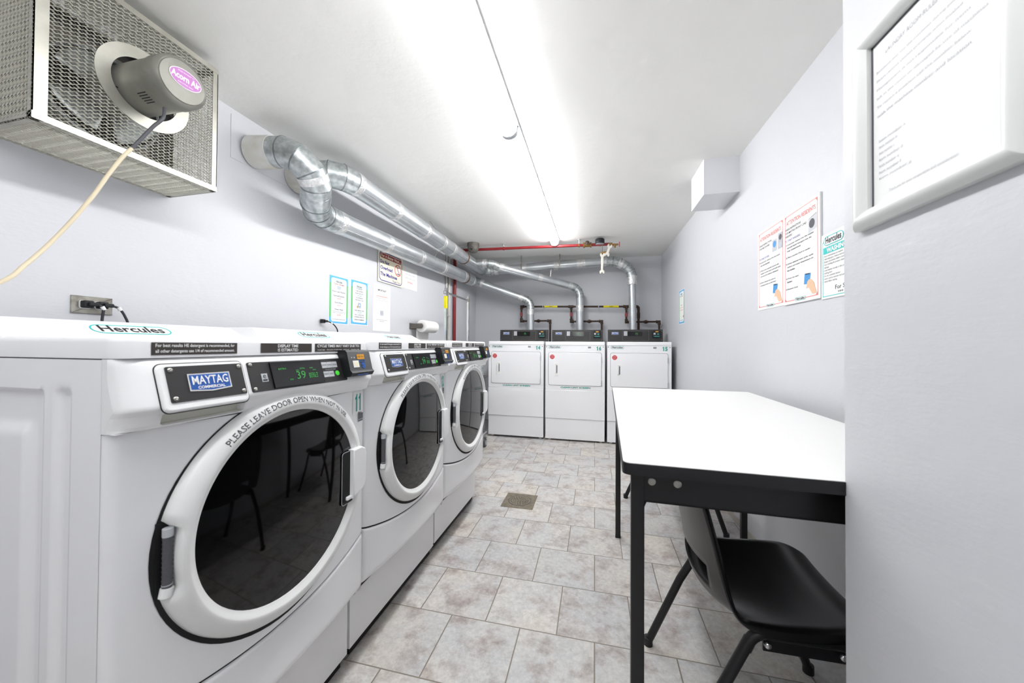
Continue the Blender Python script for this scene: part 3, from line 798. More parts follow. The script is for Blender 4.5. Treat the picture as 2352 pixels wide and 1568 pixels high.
pipe(D1, L(D1, (-.894, 4.95, 1.60)), L(D1, (-.886, 4.95, 1.05)), R4, 'riser')

D2 = root('exhaust_duct', (-1.6, 1.80, 2.16), 'galvanised exhaust duct, the upper one under the ceiling, branching to dryers 16 and 15', 'duct', 'galvanised dryer exhaust ducts')
sl = MB(); sl.tube(lp(D2, [(XL + .004, 1.80, 2.165), (-1.70, 1.80, 2.168)]), .086, PAINTED, 32); sl.build('wall_sleeve', D2)
gored(D2, lp(D2, [(-1.72, 1.80, 2.168), (-1.655, 1.803, 2.176), (-1.585, 1.825, 2.182), (-1.535, 1.875, 2.182), (-1.515, 1.945, 2.180)]), .0785)
P0, P1 = (-1.513, 1.93, 2.180), (-1.545, 4.33, 2.205)
P1b = (-1.56, 4.62, 2.205)
pipe(D2, L(D2, P0), L(D2, P1b), R6)
for t in (.0, .175, .36, .50, .60): 
    q = Vector(P0).lerp(Vector(P1b), t); foil(D2, L(D2, q), L(D2, q + Vector((0, .05, 0))), R6 * 1.03)
q = Vector(P0).lerp(Vector(P1b), .76); m = MB(); m.tube([L(D2, q), L(D2, q + Vector((0, .02, 0)))], R6 * 1.05, RUST, 28); m.build('rusty_band', D2)
gored(D2, lp(D2, [P1b, (-1.555, 4.72, 2.205), (-1.52, 4.79, 2.206), (-1.45, 4.82, 2.208), (-1.39, 4.825, 2.210)]), .070)
foil(D2, L(D2, (-1.42, 4.824, 2.209)), L(D2, (-1.34, 4.828, 2.212)), .064)
A_, B_ = (-1.40, 4.825, 2.21), (.16, 4.91, 2.285)
pipe(D2, L(D2, A_), L(D2, B_), .060)
for t in (.26, .54, .74, .97): 
    q = Vector(A_).lerp(Vector(B_), t); d = (Vector(B_) - Vector(A_)).normalized(); foil(D2, L(D2, q), L(D2, q + d * (.06 if t < .7 else .12)), .0612)
gored(D2, lp(D2, [(.15, 4.91, 2.285), (.235, 4.915, 2.284), (.33, 4.925, 2.262), (.41, 4.94, 2.212), (.462, 4.948, 2.145), (.482, 4.95, 2.08), (.485, 4.95, 2.03)]), .066)
foil(D2, L(D2, (.31, 4.924, 2.266)), L(D2, (.365, 4.93, 2.245)), .069)
foil(D2, L(D2, (.485, 4.95, 2.085)), L(D2, (.487, 4.95, 1.965)), .069)
pipe(D2, L(D2, (.487, 4.95, 2.0)), L(D2, (.504, 4.95, 1.05)), .0475, 'riser')
# branch to dryer 16
gored(D2, lp(D2, [(-1.50, 4.28, 2.192), (-1.33, 4.30, 2.190), (-1.27, 4.325, 2.180), (-1.215, 4.37, 2.155)]), R4 * 1.06, name='branch_elbow')
foil(D2, L(D2, (-1.40, 4.29, 2.191)), L(D2, (-1.35, 4.297, 2.19)), R4 * 1.09)
A_, B_ = (-1.23, 4.36, 2.160), (-.30, 4.93, 1.965)
pipe(D2, L(D2, A_), L(D2, B_), R4, 'branch_pipe')
for t in (.02, .52, .93): q = Vector(A_).lerp(Vector(B_), t); d = (Vector(B_) - Vector(A_)).normalized(); foil(D2, L(D2, q), L(D2, q + d * .06), R4 * 1.04)
gored(D2, lp(D2, [(-.31, 4.925, 1.968), (-.262, 4.945, 1.948), (-.220, 4.95, 1.905), (-.203, 4.95, 1.85), (-.202, 4.95, 1.80)]), R4 * 1.06)
foil(D2, L(D2, (-.202, 4.95, 1.70)), L(D2, (-.202, 4.95, 1.62)), R4 * 1.04)
pipe(D2, L(D2, (-.203, 4.95, 1.82)), L(D2, (-.198, 4.95, 1.05)), R4, 'riser')
# hangers
def strap(parent, pts, w=.012, name='hanger_strap', m=SCREW):
    mb = MB(); P = [Vector(p) for p in pts]
    for a, b in zip(P, P[1:]):
        d = (b - a); 
        mb.add([a + Vector((-w / 2, 0, 0)), a + Vector((w / 2, 0, 0)), b + Vector((w / 2, 0, 0)), b + Vector((-w / 2, 0, 0)),
                a + Vector((-w / 2, .0015, 0)), a + Vector((w / 2, .0015, 0)), b + Vector((w / 2, .0015, 0)), b + Vector((-w / 2, .0015, 0))],
               [(0, 1, 2, 3), (7, 6, 5, 4), (0, 4, 5, 1), (2, 6, 7, 3), (1, 5, 6, 2), (0, 3, 7, 4)], m)
        k = max(2, int(d.length / .02))
        for i in range(k):
            c = a.lerp(b, (i + .5) / k); mb.add([c + Vector((x, -.0004, z)) for x, z in ngon(0, 0, .003, 8)], [tuple(range(8))], GAP)
    return mb.build(name, parent)
for x in (-1.0, -.47):
    t = (x + 1.40) / 1.56; yy = 4.825 + .085 * t - .062; zz = 2.21 + .075 * t
    strap(D2, lp(D2, [(x, yy, zc(yy)), (x, yy - .001, zz - .02)]), .016)
strap(D2, lp(D2, [(-.585, 4.80, 2.185), (-.60, 4.80, 2.03)]), .012)
m = MB(); m.tube(smoothpath(lp(D2, [(-1.60, 3.20, zc(3.2)), (-1.52, 3.20, 2.27), (-1.445, 3.23, 2.20), (-1.47, 3.26, 2.11), (-1.57, 3.28, 2.06), (-1.585, 3.30, 2.00)])), .0022, SCREW, 6); m.build('hanger_wire', D2)

# ---------------------------------------------------------------- gas pipe
G = root('gas_pipe', (-.23, 5.08, 1.70), 'black iron gas pipe with yellow bands along the back wall above the dryers', 'pipe')
yg = 5.08; rg = .0135
def gl_(x): return 1.716 - .019 * (x + 1.055)
drops = (-1.055, -.328, .425)
m = MB(); m.cyl(L(G, (-1.055, yg, gl_(-1.055))), L(G, (.585, yg, gl_(.585))), rg, IRON, 14); m.build('header_pipe', G)
for i, x in enumerate(drops):
    z0 = gl_(x); z1 = z0 - .215
    m = MB(); m.cyl(L(G, (x, yg, z0)), L(G, (x, yg, z1)), rg, IRON, 14); m.cyl(L(G, (x, yg, z1)), L(G, (x + .425, yg, z1 + .002)), rg * .9, IRON, 14)
    m.cyl(L(G, (x + .425, yg, z1)), L(G, (x + .425, yg, 1.10)), rg, IRON, 14); m.build('drop_pipe', G)
    for (px, pz, a, b) in ((x, z0, (-1, 0, 0) if i else (1, 0, 0), (0, 0, -1)), (x, z1, (1, 0, 0), (0, 0, 1)), (x + .425, z1, (-1, 0, 0), (0, 0, -1))):
        m = MB(); c = Vector(L(G, (px, yg, pz))); m.tube([c + Vector(a) * .035, c, c + Vector(b) * .035], rg * 1.4, IRON, 14)
        m.tube([c + Vector(a) * .028, c + Vector(a) * .040], rg * 1.6, IRON, 14); m.tube([c + Vector(b) * .028, c + Vector(b) * .040], rg * 1.6, IRON, 14)
        if i and pz == z0: m.tube([L(G, (x - .035, yg, z0)), L(G, (x + .035, yg, z0))], rg * 1.45, IRON, 14)
        m.build('elbow_fitting', G)
    m = MB(); c = Vector(L(G, (x + .255, yg, z1))); m.lathe(c - Vector((.03, 0, 0)), (1, 0, 0), [(.0001, 0), (.017, 0), (.018, .014), (.025, .018), (.025, .042), (.018, .046), (.017, .06), (.0001, .06)], IRON, 8); m.build('union', G)
    m = MB(); c = Vector(L(G, (x, yg, z0 - .115))); m.cyl(c - Vector((0, 0, .025)), c + Vector((0, 0, .025)), .019, VALVER, 12); m.box(c + Vector((-.007, -.03, -.028)), c + Vector((.007, -.024, .028)), VALVER); m.cyl(c, c + Vector((0, -.028, 0)), .006, BRASS, 10); m.build('shutoff_valve', G)
for x0, w in ((-.715, .19), (.12, .205)):
    m = MB(); m.cyl(L(G, (x0, yg, gl_(x0))), L(G, (x0 + w, yg, gl_(x0 + w))), rg * 1.09, YELLOW, 16)
    Fg = Fr(L(G, (x0 + w * .38, yg - rg * 1.12, gl_(x0 + w * .5) - .006)), (1, 0, -.019), (0, 0, 1)); m.text(Fg, 'GAS', 0, 0, INKB, bold=.03, fit=(0, 0, w * .24, .012), h=.0005); m.build('yellow_band', G)
for x in (-.735, .052):
    m = MB(); z = gl_(x); m.tube([L(G, (x - .006, yg, z)), L(G, (x + .006, yg, z))], rg * 1.35, GREYT, 14); m.cyl(L(G, (x, yg, z)), L(G, (x, 5.197, z)), .005, GREYT, 8); m.build('pipe_clamp', G)
m = MB(); c = (.585, yg, gl_(.585)); m.tube(lp(G, [(.53, yg, c[2]), (.567, yg, c[2]), (.582, yg, c[2] - .015), (.585, yg, c[2] - .05)]), rg * 1.45, IRON, 14)
m.cyl(L(G, (.585, yg, c[2] - .04)), L(G, (.585, yg, 1.10)), rg * 1.2, IRON, 14); m.cyl(L(G, (.585, yg, 1.52)), L(G, (.585, yg, 1.60)), rg * 1.55, IRON, 14); m.cyl(L(G, (.585, yg, 1.235)), L(G, (.585, yg, 1.27)), rg * 1.3, YELLOW, 14); m.build('supply_riser', G)

# ---------------------------------------------------------------- sprinkler pipe
S = root('sprinkler_pipe', (-.6, 4.16, 2.33), 'red painted sprinkler pipe under the ceiling above the dryers', 'pipe')
sz = lambda x: 2.332 - .017 * (x + 1.2)
m = MB(); m.cyl(L(S, (-1.72, 4.16, sz(-1.72))), L(S, (.16, 4.16, sz(.16))), .0165, REDPIPE, 16); m.build('main_pipe', S)
for x in (-1.09, -.18):
    m = MB(); m.tube([L(S, (x - .008, 4.16, sz(x))), L(S, (x + .008, 4.16, sz(x)))], .022, REDPIPE if x < -1 else BRASS, 14); m.cyl(L(S, (x, 4.16, sz(x))), L(S, (x, 4.16, zc(4.16) - .003)), .006, GREYT, 8)
    m.cyl(L(S, (x, 4.16, zc(4.16) - .008)), L(S, (x, 4.16, zc(4.16) - .003)), .02, GREYT, 12); m.build('pipe_clamp', S)
m = MB(); c = Vector(L(S, (-.085, 4.16, sz(-.085)))); m.cyl(c - Vector((.04, 0, 0)), c + Vector((.04, 0, 0)), .024, BRASS, 12); m.cyl(c - Vector((.046, 0, 0)), c - Vector((.03, 0, 0)), .032, BRASS, 8); m.cyl(c + Vector((.03, 0, 0)), c + Vector((.046, 0, 0)), .032, BRASS, 8); m.cyl(c, c + Vector((0, -.05, .01)), .012, BRASS, 10); m.lathe(c + Vector((0, -.052, .01)), (0, -1, 0), [(.0001, 0), (.024, 0), (.026, .006), (.01, .008), (.0001, .012)], IRON, 12); m.build('gate_valve', S)
m = MB(); c = Vector(L(S, (.055, 4.13, 2.335))); m.lathe(c, (0, 0, 1), [(.0001, -.028), (.046, -.028), (.052, -.022), (.052, .022), (.046, .03), (.0001, .03)], BLACKP, 28); m.tube([c + Vector((0, 0, -.03)), c + Vector((0, 0, -.024))], .047, GREYT, 28); m.cyl(c + Vector((0, .03, 0)), c + Vector((0, .03, -.045)), .008, BRASS, 8); m.build('pressure_gauge', S)
m = MB(); c = Vector(L(S, (.17, 4.16, 2.302))); m.cyl(c - Vector((.02, 0, 0)), c + Vector((.025, 0, 0)), .023, BRASS, 10); m.cyl(c, c + Vector((.085, 0, -.002)), .012, BRASS, 12); m.cyl(c + Vector((.045, 0, .0)), c + Vector((.055, 0, -.035)), .010, BRASS, 10)
m.cyl(c + Vector((.08, 0, 0)), c + Vector((.1, 0, 0)), .004, BRASS, 8); m.lathe(c + Vector((.098, 0, 0)), (1, 0, 0), [(.006, 0), (.028, 0), (.030, .004), (.028, .007), (.006, .007)], VALVER, 16); m.build('drain_valve', S)
# detector
dt = root('heat_detector', (-1.447, 4.05, zc(4.05)), 'round grey iron fixture on the ceiling beside the red pipe', 'detector')
m = MB(); m.lathe((0, 0, 0), (0, 0, -1), [(.072, 0), (.074, .035), (.070, .04), (.066, .075), (.05, .105), (.03, .115), (.0001, .117)], GREYIRON, 28)
m.build('housing', dt)
m = MB(); m.lathe((0, -.045, -.080), (0, -1, -.35), [(.030, 0), (.034, .012), (.030, .022), (.018, .024), (.016, .016), (.0001, .016)], GREYIRON, 20); m.lathe((0, -.060, -.085), (0, -1, -.35), [(.011, 0), (.011, .012), (.0001, .013)], DARKP, 12); m.build('socket', dt)
m = MB(); m.tube(smoothpath([(.0, .02, -.018), (-.14, .04, -.02), (-.28, .06, -.03)]), .007, GREYT, 8); m.build('conduit', dt)
# wrenches
def wrench(x, y, z, rz, ln, label):
    o = root('wrench', (x, y, z), label, 'wrench', None); o.rotation_euler = (0, rz, 0)
    m = MB(); F = Fr((0, 0, 0), (1, 0, 0), (0, 0, 1)); h = ln
    m.slab(F, [(-.011, -h + .02), (.011, -h + .02), (.014, -.03), (-.014, -.03)], .008, WRENCH, .002)
    for s_, yy in ((1, -.018), (-1, -h + .012)):
        pts = []
        for a in range(-235, 56, 15): pts.append((.027 * math.cos(math.radians(a)), yy + s_ * .027 * math.sin(math.radians(a))))
        pts += [(.007, yy + s_ * .008), (0, yy - s_ * .002), (-.007, yy + s_ * .008)]
        if s_ < 0: pts = pts[::-1]
        m.slab(F, pts, .009, WRENCH, 0)
    b = m.build('wrench_body', o); return o
wrench(.083, 4.095, 2.19, 0.02, .225, 'pale open-ended wrench hanging straight down below the red pipe valves')
wrench(.168, 4.10, 2.285, .30, .13, 'pale wrench hanging at a slant from the red pipe, behind the longer one')
m = MB(); m.tube([(.083, 4.108, 2.300), (.083, 4.108, 2.185)], .003, INK, 6); m.tube([(.06, 4.108, 2.190), (.11, 4.108, 2.20), (.16, 4.11, 2.175)], .016, BRASS, 10)
tag(m.build('brass_fitting'), 'small corroded brass fitting hanging on a rod under the red pipe', 'fitting')

# vertical pipes at the left wall
m = MB(); m.cyl((XL + .034, 4.27, 0), (XL + .034, 4.27, zc(4.27) - .002), .020, REDPIPE, 18); tag(m.build('standpipe'), 'red painted vertical standpipe in the far left of the room', 'pipe')
for k, yy in enumerate((4.05, 4.13)):
    m = MB(); m.cyl((XL + .016, yy, 0), (XL + .016, yy, zc(yy) - .002), .012, PAINTED, 12)
    for z in (.6, 1.5, 2.1): m.box((XL, yy - .02, z), (XL + .03, yy + .02, z + .015), GREYT)
    tag(m.build('conduit'), ('nearer' if k == 0 else 'farther') + ' of two thin grey conduits left of the red standpipe', 'conduit', 'grey conduits on the left wall')

# ---------------------------------------------------------------- laundry cart
K = root('laundry_cart', (-1.42, 3.50, 0), 'chrome laundry cart with hanging rail, standing between the washers and dryer 14', 'laundry cart')
for s_, zt in ((-1, 1.70), (1, 1.70)):
    m = MB(); y = s_ * .31; m.box((-.011, y - .011, .16), (.011, y + .011, zt), CHROME); m.build('upright', K)
m = MB(); m.tube([(0, -.33, 1.655), (0, .33, 1.655)], .011, CHROME, 12); 
for y in (-.31, .31): m.box((-.016, y - .016, 1.64), (.016, y + .016, 1.672), SCREW)
m.build('hanging_rail', K)
m = MB(); m.box((-.0125, -.324, 1.50), (.0125, -.309 + .012, 1.62), YELLOW); m.build('yellow_label', K)
bk = MB()
def bw(a, b):  # basket walls
    return None
for (x0, y0, x1, y1) in ((-.24, -.30, .22, -.295), (-.24, .295, .22, .30), (-.24, -.30, -.235, .30), (.215, -.30, .22, .30)): bk.box((x0, y0, .20), (x1, y1, .78), BASKET)
bk.box((-.24, -.30, .195), (.22, .30, .20), BASKET); bk.build('basket', K)
m = MB(); m.tube([(-.245, -.305, .79), (.225, -.305, .79), (.225, .305, .79), (-.245, .305, .79)], .011, DARKP, 10, closed=True); m.build('basket_rim', K)
m = MB(); m.tube([(-.245, -.305, .16), (.225, -.305, .16), (.225, .305, .16), (-.245, .305, .16)], .012, CHROME, 10, closed=True); m.build('base_frame', K)
for x in (-.235, .225):
    for y in (-.26, .285):
        m = MB(); m.lathe((x - .012, y, .052), (1, 0, 0), [(.0001, 0), (.03, .0), (.033, .003), (.050, .003), (.052, .006), (.052, .018), (.050, .021), (.033, .021), (.03, .024), (.0001, .024)], RUBBER, 28)
        m.lathe((x - .0135, y, .052), (1, 0, 0), [(.0001, -.001), (.010, -.001), (.03, .0), (.03, .027), (.010, .028), (.0001, .028)], GREYT, 20)
        m.cyl((x, y, .10), (x, y, .16), .008, CHROME, 10); m.box((x - .018, y - .012, .048), (x - .014, y + .012, .11), CHROME); m.box((x + .014, y - .012, .048), (x + .018, y + .012, .11), CHROME); m.box((x - .018, y - .015, .104), (x + .018, y + .015, .112), CHROME); m.build('caster', K)

# ---------------------------------------------------------------- paper towel roll and holder
H = root('towel_holder', (XL, 3.20, 1.33), 'grey metal paper towel holder on the left wall above washer 13', 'towel holder')
m = MB(); m.box((0, -.004, -.025), (.135, 0, .025), GREYIRON); m.slab(Fr((.12, 0, 0), (1, 0, 0), (0, 0, 1)), ngon(0, 0, .026, 20), .006, GREYIRON); m.build('side_arm', H)
m = MB(); m.box((0, -.01, -.03), (.004, .33, .03), GREYIRON); m.build('back_plate', H)
m = MB(); m.tube([(.12, -.01, 0), (.12, .31, 0)], .008, GREYIRON, 12); m.build('rod', H)
T = MB(); T.lathe((XL + .12, 3.215, 1.33), (0, 1, 0), [(.0095, 0), (.0095, .001), (.021, .001), (.021, 0), (.056, 0), (.060, .003), (.061, .012), (.061, .268), (.060, .277), (.056, .28), (.010, .28)], TOWEL, 40)
T.box((XL + .061, 3.22, 1.19), (XL + .0615, 3.49, 1.34), TOWEL)
tag(T.build('paper_towel_roll'), 'white paper towel roll on the grey wall holder', 'paper towel')

# ---------------------------------------------------------------- signs
def LF(y0, z0, d=.0): return Fr((XL + .0008 + d, y0, z0), (0, 1, 0), (0, 0, 1))
def RF(y0, z0, d=.0): return Fr((XR - .0008 - d, y0, z0), (0, -1, 0), (0, 0, 1))
def bordered(F, w, h, d=.001):
    m = MB(); m.slab(F, rrect(0, 0, w, h, .001), .001, PAPER)
    f = F.off(0, 0, .001); b = w * .085; e = w * .025
    m.quad(f, e, e, w - e, h - e, BLUEB, .0003); m.quad(f, e, h * .14, w - e, h * .84, GREENB, .0006)
    m.quad(f, b + e, b * .8 + e, w - b - e, h - b * .8 - e, PAPER, .0009, w * .09)
    return m, f
def lines(m, f, cx, items, h=.0013):
    for (t, y, w, hh, mt) in items: m.text(f, t, 0, 0, mt, bold=.02, fit=(cx - w / 2, y, cx + w / 2, y + hh), h=h)
F = LF(2.088, 1.287); m, f = bordered(F, .200, .348)
hercules(m, f.off(0, 0, .001), .1, .305, .075, .020)
m.poly(f, [(.088, .255), (.112, .255), (.114, .272), (.086, .272)], CARD, .0013); m.poly(f, [(.092, .259), (.108, .259), (.109, .268), (.091, .268)], PAPER, .0016)
lines(m, f, .1, [('Cycle Charges', .280, .105, .014, MAROON), ('Front Load Washers', .228, .135, .012, INK), ('Normal/Delicate', .198, .11, .011, INK), ('$3.00', .180, .036, .010, REDT), ('Extra Rinse', .150, .08, .011, INK), ('$3.25', .131, .036, .010, REDT), ('Power Wash', .101, .085, .011, INK), ('Includes an extra pre-wash and rinse', .088, .14, .006, INK), ('additional cost is added to the cycle', .078, .13, .006, INK), ('$3.40', .060, .036, .011, REDT), ('Up to 20 Garments Recommended', .030, .13, .008, INK)])
tag(m.build('price_sign'), 'blue and green bordered cycle charges sign with red prices on left wall', 'sign')
F = LF(2.312, 1.294); m, f = bordered(F, .210, .350)
hercules(m, f.off(0, 0, .001), .1, .300, .07, .020)
lines(m, f, .103, [('TO PREVENT', .278, .075, .010, INK), ('OVER SUDSING', .260, .09, .010, INK), ('PLEASE USE ONLY', .242, .10, .010, INK), ('1/4 CUP', .225, .05, .010, TEAL), ('OF DETERGENT', .207, .088, .010, INK), ('PER WASH LOAD', .190, .095, .010, INK), ('USING MORE THAN', .108, .115, .010, INK), ('1/4 CUP', .092, .05, .010, TEAL), ('WILL CAUSE POOR', .074, .112, .010, INK), ('WASHING RESULTS', .057, .116, .010, INK), ('DETERGENT RECOMMENDED', .036, .115, .009, INKB)])
m.poly(f, rrect(.082, .132, .124, .176, .005), GREYT, .0013); m.poly(f, ngon(.103, .156, .014, 20), CARD, .0016); m.poly(f, ngon(.103, .156, .009, 20), PAPER, .0018); m.poly(f, rrect(.072, .132, .086, .150, .002), ORANGE, .0019)
tag(m.build('detergent_sign'), 'blue and green bordered detergent sign with small washer picture, right of the price sign', 'sign')
F = LF(2.590, 1.258); m = MB(); m.slab(F, rrect(0, 0, .255, .405, .001), .001, PAPER); f = F.off(0, 0, .001)
lines(m, f, .128, [('IMPORTANT', .345, .125, .017, INKB), ('Use only 1/4 cup (2oz) of', .315, .16, .011, INKL), ('recommended amount', .297, .16, .011, REDT), ('of regular detergent to', .279, .16, .011, INKL), ('prevent oversudsing', .261, .15, .011, INKL), ('Laundry machines perform best when used', .095, .16, .006, INK), ('with care', .084, .06, .006, INK)], .0006)
m.ringslab(f, ngon(.125, .215, .040, 24, ry=.016), ngon(.125, .215, .038, 24, ry=.0145), .0006, INKL); m.poly(f, rrect(.100, .135, .152, .180, .012), GREYT, .0006); m.poly(f, ngon(.126, .160, .012, 16), INKL, .0009)
tag(m.build('paper_notice'), 'plain white IMPORTANT notice with pale text and cup drawing on left wall', 'notice')
# cream sign
F = LF(2.648, 1.686, .004); w_, h_ = .392, .280
m = MB(); m.slab(F, rrect(0, 0, w_, h_, .004), .004, CREAM); f = F.off(0, 0, .004)
m.ringslab(f, rrect(.014, .012, w_ - .014, h_ - .012, .040), rrect(.021, .019, w_ - .021, h_ - .019, .034), .0006, NAVY)
m.poly(f, rrect(.030, .214, w_ - .030, .254, .014), MAROON, .0007)
m.text(f, 'For A Better Wash...', 0, 0, CREAM, bold=.02, fit=(.042, .222, w_ - .042, .247), h=.0013)
for t, y, ww in (('Do Not', .165, .135), ('Overload', .113, .185), ('The Machines', .058, .265)): m.text(f, t, 0, 0, NAVY, bold=.03, fit=(.030, y, .030 + ww, y + .032))
m.text(f, 'Thank You!', 0, 0, NAVY, fit=(.215, .024, .345, .046))
m.ringslab(f, ngon(.308, .148, .056, 36, ry=.053), ngon(.308, .148, .049, 36, ry=.046), .0008, REDP)
m.quad(f, .285, .125, .330, .175, PAPER, .0004); m.quad(f, .284, .170, .332, .176, NAVY, .0007); m.quad(f, .284, .112, .332, .119, NAVY, .0007)
a = math.radians(-52); c_, s_ = math.cos(a), math.sin(a); m.poly(f, [(.308 + x * c_ - y * s_, .148 + x * s_ + y * c_) for x, y in ((-.052, -.004), (.052, -.004), (.052, .004), (-.052, .004))], REDP, .0012)
tag(m.build('overload_sign'), 'cream board sign with blue rim and red bar reading Do Not Overload The Machines', 'sign')
F = LF(3.056, 1.696); m = MB(); m.slab(F, rrect(0, 0, .278, .214, .001), .001, PAPER); f = F.off(0, 0, .001)
lines(m, f, .139, [('After using the dryers', .135, .20, .016, INKL), ('please clean out the', .098, .19, .016, INKL), ('lint filters.', .060, .10, .016, REDT)], .0006)
tag(m.build('paper_notice'), 'white sheet with three short pale lines, right of the cream sign', 'notice')

def attention(F, w, h, kind, thick):
    m = MB(); m.slab(F, rrect(0, 0, w, h, .0), thick, PAPER); f = F.off(0, 0, thick); e = w * .05
    m.ringslab(f, rrect(e, e, w - e, h - e, 0), rrect(e + w * .01, e + w * .01, w - e - w * .01, h - e - w * .01, 0), .0004, REDT)
    for px, py, sx, sy in ((e, e, 1, 1), (w - e, e, -1, 1), (e, h - e, 1, -1), (w - e, h - e, -1, -1)):
        q = [(px, py), (px + sx * w * .06, py), (px, py + sy * w * .06)]
        if sx * sy < 0: q = q[::-1]
        m.poly(f, q, REDT, .0007)
    def t(s, x, y, ww, hh, mt, b=.0): m.text(f, s, 0, 0, mt, bold=b, fit=(x * w, y * h, (x + ww) * w, (y + hh) * h), h=.0008)
    t('ATTENTION RESIDENTS', .10, .865, .80, .045, REDT, .01)
    if kind == 'washer':
        for i, (s, ww) in enumerate((('USAGE INSTRUCTIONS', .45), ('FOR MAYTAG FRONT LOAD', .60), ('WASHERS', .20))): t(s, .07, .81 - i * .038, ww, .022, INK, .01)
        t('TO START WASHERS:', .06, .685, .45, .022, NAVY, .0)
        q = [('1) Load your clothes into the washer', .08, .64, .78), ('and add liquid detergent into the', .12, .605, .68), ('soap compartment.', .12, .57, .40), ('2) Place Laundry Card in reader.', .08, .50, .70), ('3) Select desired wash cycle, cycle', .08, .43, .76), ('options and water temperature on', .12, .395, .72), ('the washer.', .12, .36, .24), ('4) Press the start', .08, .27, .38), ('button.', .12, .235, .16), ('5) Remove Card.', .08, .155, .36)]
        m.poly(f, [(w * .72, h * .66), (w * .93, h * .68), (w * .93, h * .83), (w * .72, h * .80)], GREYT, .0004); m.poly(f, ngon(w * .81, h * .745, w * .07, 20), INK, .0008); m.poly(f, [(w * .73, h * .795), (w * .92, h * .822), (w * .92, h * .826), (w * .73, h * .799)], INK, .0008)
    else:
        for i, (s, ww) in enumerate((('USAGE INSTRUCTIONS', .48), ('FOR ADC DRYERS', .40))): t(s, .08, .80 - i * .038, ww, .022, INK, .01)
        t('TO START DRYERS:', .07, .63, .40, .022, NAVY)
        q = [('1) Load your clothes into the dryer', .08, .585, .78), ('and close the door.', .12, .55, .38), ('2) Place your Laundry Card in the', .08, .48, .74), ('reader on the dryer and hold until', .12, .445, .75), ('you see your balance displayed.', .12, .41, .68), ('3) Select desired dry cycle by', .08, .33, .62), ('pressing button on the dryer.', .12, .295, .60)]
        m.poly(f, [(w * .58, h * .66), (w * .75, h * .66), (w * .75, h * .80), (w * .58, h * .80)], GREYT, .0004); m.poly(f, ngon(w * .665, h * .745, w * .06, 20), CARD, .0008)
        m.poly(f, [(w * .79, h * .66), (w * .95, h * .66), (w * .95, h * .84), (w * .79, h * .84)], INKL, .0004); m.poly(f, ngon(w * .87, h * .79, w * .05, 20), INK, .0008); m.poly(f, ngon(w * .87, h * .705, w * .05, 20), GREYT, .0008)
    for (s, x, y, ww) in q: t(s, x, y, ww, .020, INK, .02)
    m.poly(f, [(w * .60, h * .17), (w * .74, h * .16), (w * .78, h * .265), (w * .62, h * .275)], CARD, .0006)
    m.poly(f, [(w * .64, h * .262), (w * .75, h * .256), (w * .75, h * .266), (w * .64, h * .272)], INKB, .0009)
    m.poly(f, [(w * .82, h * .055), (w * .92, h * .06), (w * .86, h * .16), (w * .80, h * .20), (w * .73, h * .205), (w * .69, h * .185), (w * .66, h * .12), (w * .72, h * .13)], SKIN, .0011)
    hercules(m, f.off(0, 0, .0005), w * .5, e + h * .005, w * .30, h * .034)
    return m
m = attention(RF(2.245, 1.344), .283, .436, 'dryer', .001); tag(m.build('instruction_poster'), 'red bordered ATTENTION RESIDENTS poster for dryers, left of the taller-hung one', 'poster')
m = attention(RF(1.956, 1.341), .283, .434, 'washer', .007); tag(m.build('instruction_poster'), 'red bordered ATTENTION RESIDENTS poster for washers, in the middle of three', 'poster')
F = RF(1.672, 1.333); w_, h_ = .36, .258
m = MB(); m.slab(F, rrect(0, 0, w_, h_, 0), .003, PAPER); f = F.off(0, 0, .003)
m.ringslab(f, rrect(.008, .008, w_ - .008, h_ - .030, 0), rrect(.0105, .0105, w_ - .0105, h_ - .0325, 0), .0004, CYAN)
hercules(m, f.off(0, 0, .0006), .075, h_ - .030, .115, .036); m.quad(f, .014, h_ - .080, w_ - .014, h_ - .054, CYAN, .0006); m.text(f, 'WASHING INSTRUCTIONS', 0, 0, PAPER, bold=.04, fit=(.035, h_ - .077, w_ - .03, h_ - .058), h=.0012)
for i, s in enumerate(('Read instructions on washer', 'Add detergent, follow instructions', 'Empty all pockets before loading', 'Sort clothing for proper cleaning', 'damage', 'Load washer loosely in the proper', 'loading door', 'Do not overload washer', 'Insert card in receiver and activate', 'Select fabric setting')):
    y = h_ - .092 - i * .0112; m.text(f, s, .020, y, INK, size=.0095, h=.0008)
    m.poly(f, ngon(.014, y + .003, .0012, 6), INK, .0008)
m.text(f, 'For Service', 0, 0, INKB, fit=(.085, .030, .20, .046)); m.text(f, 'see number on sign', 0, 0, INKB, fit=(.10, .014, .28, .026))
tag(m.build('instruction_poster'), 'teal bordered washing instructions sign, cut off by the near wall corner', 'poster')
F = RF(4.150, 1.380); m, f = bordered(F, .232, .363)
hercules(m, f.off(0, 0, .001), .116, .315, .075, .022); lines(m, f, .116, [('Cycle Charges', .285, .12, .014, MAROON), ('Dryers', .19, .05, .014, INKB), ('$0.25 per 5 minutes', .165, .13, .012, REDT), ('$2.25 for 45 minutes', .140, .13, .012, REDT), ('30 Gardens Boulevard', .035, .12, .008, INK)])
m.quad(f, .18, .065, .20, .085, MAROON, .0013)
tag(m.build('price_sign'), 'small blue and green bordered sign on right wall beside dryer 15', 'sign')

